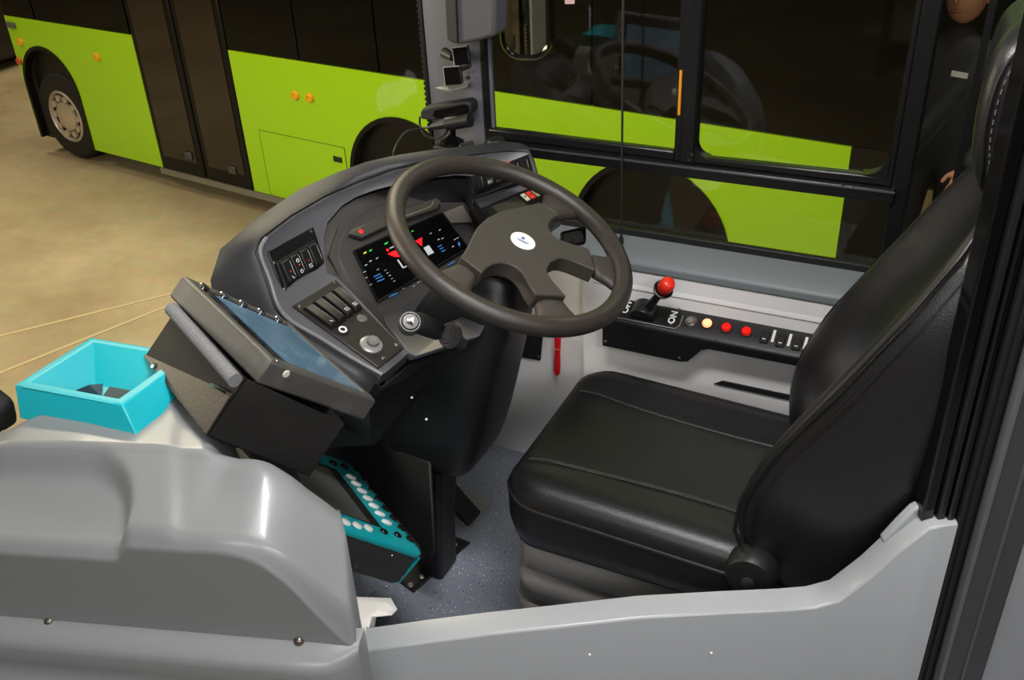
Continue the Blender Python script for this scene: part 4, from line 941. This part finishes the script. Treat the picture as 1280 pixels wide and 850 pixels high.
# ================================================================== GREY CONSOLE COVER
CK = dp(440, 810, 1.28); CD = V((-.95, -.312, 0)).normalized(); CN = V((-CD.y, CD.x, 0))
if CN.y < 0: CN = -CN
def C2(x, y, d=0): return pl(x, y, CK + CN * d, CN)
cons = thing('console_cover', 'moulded grey plastic console cover with a scooped tray and hump', 'console', CK + CD * .3 + V((0, 0, -.3)))
def sstep(t): t = max(0, min(1, t)); return t * t * (3 - 2 * t)
FRT = [(-.02, .535), (.008, .562), (.041, .612), (.068, .660), (.097, .694), (.125, .709), (.16, .714), (.20, .712), (.60, .712), (.75, .700)]
TOPZ = [(-.02, .690), (.02, .728), (.06, .755), (.10, .773), (.15, .778), (.20, .778), (.27, .776), (.40, .774), (.50, .768), (.56, .755), (.64, .735), (.75, .72)]
def sm(tab, x): return (interp(tab, x - .012) + interp(tab, x - .006) + 2 * interp(tab, x) + interp(tab, x + .006) + interp(tab, x + .012)) / 6
def cover_z(s_, d):
    f, t = sm(FRT, s_), sm(TOPZ, s_)
    bev = .02 + .05 * max(0, min(1, (.14 - s_) / .1)); 
    g0 = .22 + .20 * max(0, min(1, (.14 - s_) / .1))
    g_ = g0 * sstep(d / .020) ** .8 if d < .02 else g0 + (1 - g0) * min(1, (d - .02) / .10)
    if d > .115: g_ = 1 - .0 * d
    z = f - .006 * (1 - min(1, d / .006)) + (t - f) * min(g_, 1)
    # scoop on the left, with a rounded corner
    px_, py_ = s_ - .288, .104 - d; r = .085
    if px_ < r and py_ < r: m_ = r - math.hypot(r - px_, r - py_)
    else: m_ = min(px_, py_)
    z -= .026 * sstep((m_ + .010) / .024)
    # shallow valley between rim and hump
    v = math.exp(-((s_ - .195 + d * .25) / .028) ** 2) * sstep(d / .09) * (1 - sstep((d - .10) / .08)); z -= .008 * v
    w_ = sstep((s_ - .215 - d * .35 + .02) / .03) * (1 - sstep((m_ + .012) / .02)); z += .006 * w_ * sstep(d / .02) * (1 - sstep((s_ - .5) / .05))
    # rounded back edge
    e = d - interp([(0, .085), (.20, .105), (.24, .19), (.30, .22), (.46, .20), (.52, .15)], s_)
    if e > 0: z -= min(.25, 22 * e * e)
    return z
SV = [-.002, .002, .008] + [.014 + .0065 * i for i in range(96)]
DV = [0, .002, .005, .009, .014, .020] + [.026 + .006 * i for i in range(38)]
CB = CK.copy(); CB.z = 0
def cpt(s_, d, z): return CB + CD * (s_ + (.27 * d + .22 * max(0, d - .08)) * (1 if s_ < .03 else max(0, 1 - (s_ - .03) / .14))) + CN * d + V((0, 0, z))
rings = []
for s_ in SV:
    col_ = [cpt(s_, 0.001, .40), cpt(s_, 0, .549)]
    zf = cover_z(s_, 0)
    col_ += [cpt(s_, 0, .549 + (zf - .549) * k) for k in (.3, .6, .85, .96)]
    col_ += [cpt(s_, d, cover_z(s_, d)) for d in DV]
    col_ += [cpt(s_, DV[-1] + .004, .45)]
    rings.append(col_)
edge = rings[0]
rings.insert(0, [p - CD * .0035 + CN * .004 + V((0, 0, -.003)) for p in edge])
low = rings[0]
rings.insert(0, [V((p.x, p.y, min(p.z, .44))) - CD * .003 + CN * .004 for p in edge])
g = MB(); g.loft(rings, cap=False, closed=False); cov = g.build('cover', GREYP, cons, angle=60)
for p in ((62, 777), (374, 801)):
    c = C2(*p) - CN * .001; h = MB().lathe(c, -CN, [(.0075, 0), (.0075, .001), (.0058, .004), (.003, .006), (.001, .006)], 16).build('bolt', mat('dull_bolt', (120, 112, 104), .3, .8), cons)
# base moulding with rounded ledge
A_ = C2(-110, 762); B_ = C2(438, 809); dB = (B_ - A_).normalized(); Ld = (B_ - A_).length
prof = [(.03, .004), (.004, .004), (-.018, -.002), (-.030, -.010), (-.036, -.022), (-.034, -.045), (-.040, -.075), (-.052, -.085), (-.058, -.10), (-.056, -.20), (.03, -.20)]
g = MB(); secs = []
for s_ in [0, .1, .2, .3, .4, .5, .6, .7, .8, .88, .93, .96, .985, 1.0, 1.012, 1.018]:
    p = A_ + dB * Ld * s_
    k = 1 if s_ < .93 else max(.0, 1 - ((s_ - .93) / .09) ** 2 * .9)
    secs.append([p + CN * (d * k if d < 0 else d) + V((0, 0, h - .0 * s_)) for d, h in prof])
g.loft(secs); g.build('base_moulding', GREYP, cons, angle=50)
g = MB(); secs = []
for s_ in [0, .15, .3, .42, .5, .56, .6]:
    p = A_ + dB * Ld * s_; k = max(0, 1 - (s_ / .62) ** 3)
    secs.append([p + CN * (-.05 - .05 * k) + V((0, 0, -.075 - .03 * (1 - k))), p + CN * (-.07 - .07 * k) + V((0, 0, -.092 - .03 * (1 - k))), p + CN * (-.075 - .075 * k) + V((0, 0, -.125)), p + CN * (-.075 - .075 * k) + V((0, 0, -.2)), p + CN * -.03 + V((0, 0, -.2))])
g.loft(secs); g.build('lower_swell', GREYP, cons, angle=70)

# ================================================================== TEAL TRAY
tz0, tz1 = .815, .762
FL, BLk, FR = at(18, 480.5, z=tz0), at(114, 421, z=tz0), at(152, 506, z=tz0); BR = FR + (BLk - FL)
fl, fr2, br2 = at(25, 523, z=tz1), at(181, 564, z=tz1), at(217, 510, z=tz1); bl = br2 + (fl - fr2)
tr_ = thing('teal_tray', 'bright teal open tray with sloping inner sides on the grey console', 'tray', (fl + br2) / 2)
top = [FL, FR, BR, BLk]; bot = [fl, fr2, br2, bl]; cc = sum(top, V()) / 4
inn = [lerp(p, cc, .17) for p in top]; inn2 = [lerp(p, cc, .17) + V((0, 0, -.002)) for p in top]
fz = .776
ff = [lerp(FL, cc, .22), lerp(FR, cc, .22), lerp(BR, cc, .62), lerp(BLk, cc, .62)]
ffl = [V((p.x, p.y, fz)) for p in (lerp(FL, FR, .16) + (BLk - FL) * .14, lerp(FL, FR, .86) + (BLk - FL) * .14, lerp(FL, FR, .86) + (BLk - FL) * .55, lerp(FL, FR, .30) + (BLk - FL) * .55)]
g = MB(); g.loft([bot, [lerp(a, b, .96) for a, b in zip(bot, top)], [lerp(p, cc, .02) for p in top], inn, ffl]); g.build('tray_body', TEAL, tr_, bevel=.0018, seg=2)
lipc = (BLk - FL).normalized()
g = MB(); 
g.prism([lerp(FL, FR, .07) - lipc * .001 + V((0, 0, -.0005)), lerp(FL, FR, .93) - lipc * .001 + V((0, 0, -.0005)), lerp(FL, FR, .93) - lipc * .001 + V((0, 0, -.011)), lerp(FL, FR, .07) - lipc * .001 + V((0, 0, -.006))], lipc * .006); g.build('front_lip', TEAL, tr_, bevel=.001)
g = MB(); g.prism([V((p.x, p.y, fz + .0006)) for p in (lerp(ffl[0], ffl[1], .55) + (ffl[3] - ffl[0]) * .1, lerp(ffl[0], ffl[1], .97) + (ffl[3] - ffl[0]) * .1, lerp(ffl[3], ffl[2], .97), lerp(ffl[3], ffl[2], .25))], V((0, 0, .0006))); g.build('slot', mat('slot_dark_teal', (10, 46, 54), .6), tr_)
s0 = V((0, 0, fz + .001)); pA, pB, pC = at(92, 489, z=fz + .002), at(127, 496, z=fz + .002), at(111, 481, z=fz + .016)
q = MB(); q.add([pA, pB, pC, (pA + pB) / 2 + lipc * .03], [[0, 1, 2], [0, 2, 3], [1, 3, 2], [0, 3, 1]]); q.build('slot_wedge', mat('wedge_grey', (86, 86, 96), .25, .4), tr_)

# black fitting at the left edge
hb_ = thing('grab_handle', 'black rounded fitting beside the left of the teal tray', 'handle', at(-20, 545, z=.66))
c = at(-14, 503, z=.74); MB().box(c, V((.035, .0, -.02)), V((0, .02, 0)), V((.005, 0, .025))).build('grip', BLKM, hb_, bevel=.012, seg=3)
MB().tube([c + V((-.01, 0, -.01)), c + V((-.03, 0, -.12)), c + V((-.03, 0, -.45))], .012, 10).build('stem', BLKM, hb_)

# ================================================================== CAB DOOR (half partition)
DA = V((-.649, .75, .5)); DD = V((.88, .472, 0)).normalized(); DN = V((-DD.y, DD.x, 0))
def D_(x, y, d=0): return pl(x, y, DA + DN * d, DN)
door = thing('cab_door', 'low grey plastic cab door with a swept up rear end', 'door', D_(800, 850) + V((0, 0, -.4)))
outl = [D_(*p) for p in ((457, 814), (531, 803.5), (611, 793.5), (700, 784), (802, 772.5), (900, 767), (985, 763), (1020, 760), (1050, 752), (1090, 722), (1125, 690), (1162, 661.5), (1180, 657), (1198, 654.5))]
DT = .046
prof_in = [p + DN * DT for p in outl]
zbot = .02
g = MB(); secs = []
for i, p in enumerate(outl):
    lo_ = V((p.x, p.y, zbot)) if i < len(outl) - 1 else V((p.x, p.y, zbot))
    secs.append([lo_, p - V((0, 0, .004)), p + DN * .0015 - V((0, 0, .0012)), p + DN * .005, p + DN * (DT - .004) + V((0, 0, .001)), p + DN * DT - V((0, 0, .003)), lo_ + DN * DT])
e0 = secs[0]; secs.insert(0, [lerp(p, sum(e0, V()) / 7, .0) - DD * .003 + DN * .004 for p in e0])
g.loft(secs); g.build('door_panel', GREYD, door, angle=45, bevel=0)
# torn rear top corner
zt = outl[-1].z
g = MB(); g.prism([D_(*p, DT) for p in ((1098, 668), (1118, 646), (1136, 628), (1151, 621), (1158, 636), (1170, 650), (1166, 668), (1120, 690))], -DN * .016); g.build('door_corner', GREYD, door, bevel=.004)
for p in ((737, 818), (889, 816)):
    MB().ball(D_(*p) - DN * .0, .0022, 8).build('paint_chip', WHITE, door)

# ================================================================== DOOR POST ON THE RIGHT
def sD(x, y): return (D_(x, y) - DA).dot(DD)
def post(name, s0, s1, d0, d1, mt_, z0=.0, z1=2.12, bv=.003, par=None, **k):
    b_ = [DA + DD * s0 + DN * d0, DA + DD * s1 + DN * d0, DA + DD * s1 + DN * d1, DA + DD * s0 + DN * d1]
    return MB().prism([V((p.x, p.y, z0)) for p in b_], V((0, 0, z1 - z0))).build(name, mt_, par, bevel=bv, **k)
sa, sb, sc2, sd_, se = sD(1163, 640), sD(1198, 655), sD(1218, 658), sD(1277, 668), sD(1277, 668) + .3
pp = post('trim_4', sc2, sd_, -.012, .05, mat('post_grey', (66, 66, 68), .42, bump=(120, .1)), par=None, kind='structure'); pp['label'] = 'dark grey metal post at the right edge'
post('post_ridge', sc2 + (sd_ - sc2) * .48, sc2 + (sd_ - sc2) * .56, -.015, -.011, mat('post_ridge', (82, 82, 84), .35), par=pp, bv=.001)
post('post_edge', sc2 - .001, sc2 + .006, -.016, .0, mat('post_edge', (96, 95, 95), .35), par=pp, bv=.001)
post('rubber_seal', sb + .001, sc2 - .001, .0, .04, RUB, par=pp)
post('rubber_lip', sb + (sc2 - sb) * .35, sb + (sc2 - sb) * .6, -.005, .0, RUB, par=pp, bv=.001)
zc_ = outl[-1].z - .01
post('glazing_channel', sa, sa + (sb - sa) * .42, .018, .05, BLKG, z0=zc_, par=pp)
post('glazing_channel', sa + (sb - sa) * .46, sa + (sb - sa) * .72, .012, .05, BLK, z0=zc_, par=pp)
post('glazing_channel', sa + (sb - sa) * .75, sb, .008, .05, BLKG, z0=zc_, par=pp)
post('saloon_panel', sd_ + .002, se, .0, .03, GREYD, z0=-.3, z1=.62, par=pp)
post('saloon_panel', sd_ + .002, se, .0, .03, mat('post_dark', (40, 40, 42), .4), z0=.625, z1=2.1, par=pp)

# ================================================================== FITTINGS ON THE PILLAR AND DASH TOP
YP = 1.815
def mini_cam(cs, body_depth, label, grp):
    P = [at(x, y, y=YP - .02) for x, y in cs]; c = sum(P, V()) / 4
    t = thing('driver_camera', label, 'camera', c + V((0, .02, -.02)), group=grp)
    n = (P[3] - P[0]).cross(P[1] - P[0]).normalized(); n = n if n.y < 0 else -n
    g = MB(); g.prism([p - n * body_depth for p in P], n * (body_depth - .002)); b_ = g.build('housing', BLKM, t, bevel=.003)
    q = MB(); q.tube([P[1], P[0], P[3]], .0013, 8); q.build('pale_rim', mat('rim_pale', (150, 148, 142), .35), b_)
    g = MB(); g.prism([lerp(p, c, .06) for p in P], n * .001); g.build('dark_lens', BLKG, t)
    return t
t1 = mini_cam(((565, 60), (583.5, 57.5), (587, 81), (568.5, 82.5)), .012, 'small square black camera on the pillar, upper of the two', 'square cameras on the pillar')
q = MB(); q.tube([at(556, 66, y=YP + .01), at(566, 72, y=YP - .008)], [.012, .008], 12); q.build('swivel', BLK, t1)
q = MB(); q.prism([at(564, 87, y=YP - .02), at(590, 79, y=YP - .02), at(588, 84, y=YP + .02), at(570, 90, y=YP + .02)], V((0, 0, -.003))); q.build('bracket', BLK, t1)
t2 = mini_cam(((554, 84), (574, 82.5), (577, 105.5), (556.5, 107.5)), .012, 'small square black camera on a tilted bracket, lower of the two', 'square cameras on the pillar')
q = MB(); q.prism([at(544, 109.5, y=YP - .035), at(556, 105, y=YP + .02), at(589, 100, y=YP + .02), at(584, 107, y=YP - .02), at(560, 113, y=YP - .035)], V((0, 0, -.003))); q.build('bracket', mat('bracket_alu', (140, 136, 130), .35, .5), t2)
MB().lathe(at(585, 97, y=YP + .02), (0, -1, 0), [(.006, 0), (.004, .004), (.001, .004)], 10).build('screw', CHROME, t2)
mh = thing('monitor_housing', 'dark grey moulded monitor housing at the top of the pillar', 'monitor', at(588, 30, y=1.78))
P0 = [at(552, -60, y=1.77), at(560, 53, y=1.77), at(573, 56.5, y=1.765), at(600, 51, y=1.76), at(618.5, 46, y=1.76), at(620, -60, y=1.76)]
g = MB(); g.prism(P0, V((0, .06, .0))); g.build('housing', mat('housing_grey', (72, 72, 76), .5), mh, bevel=.008, seg=3)
g = MB(); g.prism([at(553, -60, y=1.765), at(559, 50, y=1.765), at(572, 54, y=1.76), at(567, -60, y=1.76)], V((0, .01, 0))); g.build('side_face', BLKM, mh, bevel=.002)
# bar shaped sensor with microphone on a suction foot
YB = 1.79
bs_ = thing('bar_sensor', 'black bar shaped sensor standing on the dashboard by the pillar', 'sensor', at(560, 185, y=YB))
P = [at(x, y, y=YB) for x, y in ((524.5, 141), (528, 136), (545, 132), (582, 126.5), (588.5, 130), (589, 141), (586, 144), (542, 151), (526, 149))]
g = MB(); g.prism(P, V((0, .035, 0))); g.build('bar_body', BLKM, bs_, bevel=.004, seg=3)
P = [at(x, y, y=YB - .001) for x, y in ((543, 138), (580, 130.5), (585.5, 133), (586, 140), (582, 142.5), (546, 148), (541, 145))]
g = MB(); g.prism(P, V((0, .004, 0))); g.build('dark_window', BLKG, bs_)
q = MB(); q.tube([at(540, 159, y=YB - .03), at(558, 155, y=YB - .03)], [.007, .010], 12); q.tube([at(559, 155, y=YB - .03), at(588, 150, y=YB - .03)], [.0150, .0150], 18); q.build('microphone', BLK, bs_)
q = MB(); q.tube([at(566, 160, y=YB - .01), at(566, 172, y=YB - .01)], .007, 10); q.lathe(at(565, 178, y=YB - .01), (0, 0, 1), [(.028, 0), (.027, .004), (.012, .012), (.006, .018)], 24); q.build('suction_foot', BLKG, bs_)
q = MB(); q.box(at(563, 186, y=YB - .01), (.034, .02, .010)); q.build('foot_base', BLKM, bs_, bevel=.004)
q = MB(); q.prism([at(574, 180, y=YB - .03), at(590, 176, y=YB - .03), at(594, 190, y=YB - .03), at(580, 194, y=YB - .03)], V((0, .006, 0))); k_ = q.build('clip', BLKM, bs_, bevel=.002)
MB().tube([at(575, 181, y=YB - .031), at(580, 194, y=YB - .031)], .0022, 6).build('clip_edge', CHROME, k_); MB().ball(at(589, 183, y=YB - .031), .004, 10).build('clip_screw', CHROME, k_)
cb = MB(); cb.tube(smoothpath([at(525, 146, y=YB), at(525, 156, y=YB), at(531, 168, y=YB - .01), at(545, 173, y=YB - .01), at(556, 168, y=YB - .015), at(560, 160, y=YB - .02)], 6), .0025, 8)
cb.tube(smoothpath([at(556, 157, y=YB - .03), at(530, 160, y=1.74), at(508, 165, y=1.70), at(497, 178, y=1.68), at(491, 196, y=1.67), at(488, 215, y=1.68)], 8), .0025, 8)
cb.build('cable', BLK, bs_)
MB().lathe(at(620, 180, y=YB - .01), (0, 0, 1), [(.022, -.03), (.024, 0), (.018, .012), (.001, .014)], 20).build('rubber_bellows', RUB, pil)
# blind cord
cd = thing('blind_cord', 'thin black blind cord hanging in front of the side window', 'cord', at(776, 303, y=1.80))
a, b = at(779.5, -40, y=1.80), at(776.5, 300, y=1.80)
MB().tube([a, b], .0026, 8).build('cord', BLKM, cd)
MB().lathe(b, (0, 0, -1), [(.004, -.008), (.0055, 0), (.0055, .008), (.002, .012)], 10).build('cord_weight', BLK, cd)
# sticker on glass
tag(MB().prism([at(706, 0, y=YG - .004), at(718, -1, y=YG - .004), at(718, 5, y=YG - .004), at(706, 5, y=YG - .004)], V((0, .001, 0))).build('window_sticker', mat('sticker_pale', (206, 170, 168), .5)), 'small pale sticker near the top of the side window', 'sticker')
# outside mirror
YM = 2.30
mc = at(655, 2, y=YM); om = thing('outside_mirror', 'rounded black outside mirror seen through the side window', 'mirror', mc + V((0, 0, -.1)))
mn = ((CAM - mc).normalized() + .5 * (bw(3.3, -.35) - mc).normalized()).normalized()
mu = V((0, 0, 1)); mu = (mu - mn * mu.dot(mn)).normalized(); mv = mu.cross(mn)
def mr(a, b, r, h): return [mc + mv * p.x + mu * p.y + mn * h for p in rrect(0, 0, a, b, r, 0, 6)]
kx, ky = .070, .150
g = MB(); g.loft([mr(kx * .4, ky * .5, .03, -.10), mr(kx * .8, ky * .85, .05, -.085), mr(kx, ky, .055, -.04), mr(kx, ky, .055, -.002), mr(kx * .93, ky * .96, .05, .004), mr(kx * .80, ky * .9, .045, -.004)]); g.build('mirror_shell', BLKG, om, angle=70)
g = MB(); g.loft([mr(kx * .80, ky * .9, .045, -.006), mr(kx * .80, ky * .9, .045, -.002)]); g.build('mirror_glass', mat('mirror_silver', (235, 235, 235), .01, 1), om)
MB().tube([mc - mn * .06, mc + V((-.2, -.12, .25)), mc + V((-.3, -.3, .45))], .016, 10).build('mirror_arm', BLK, om)
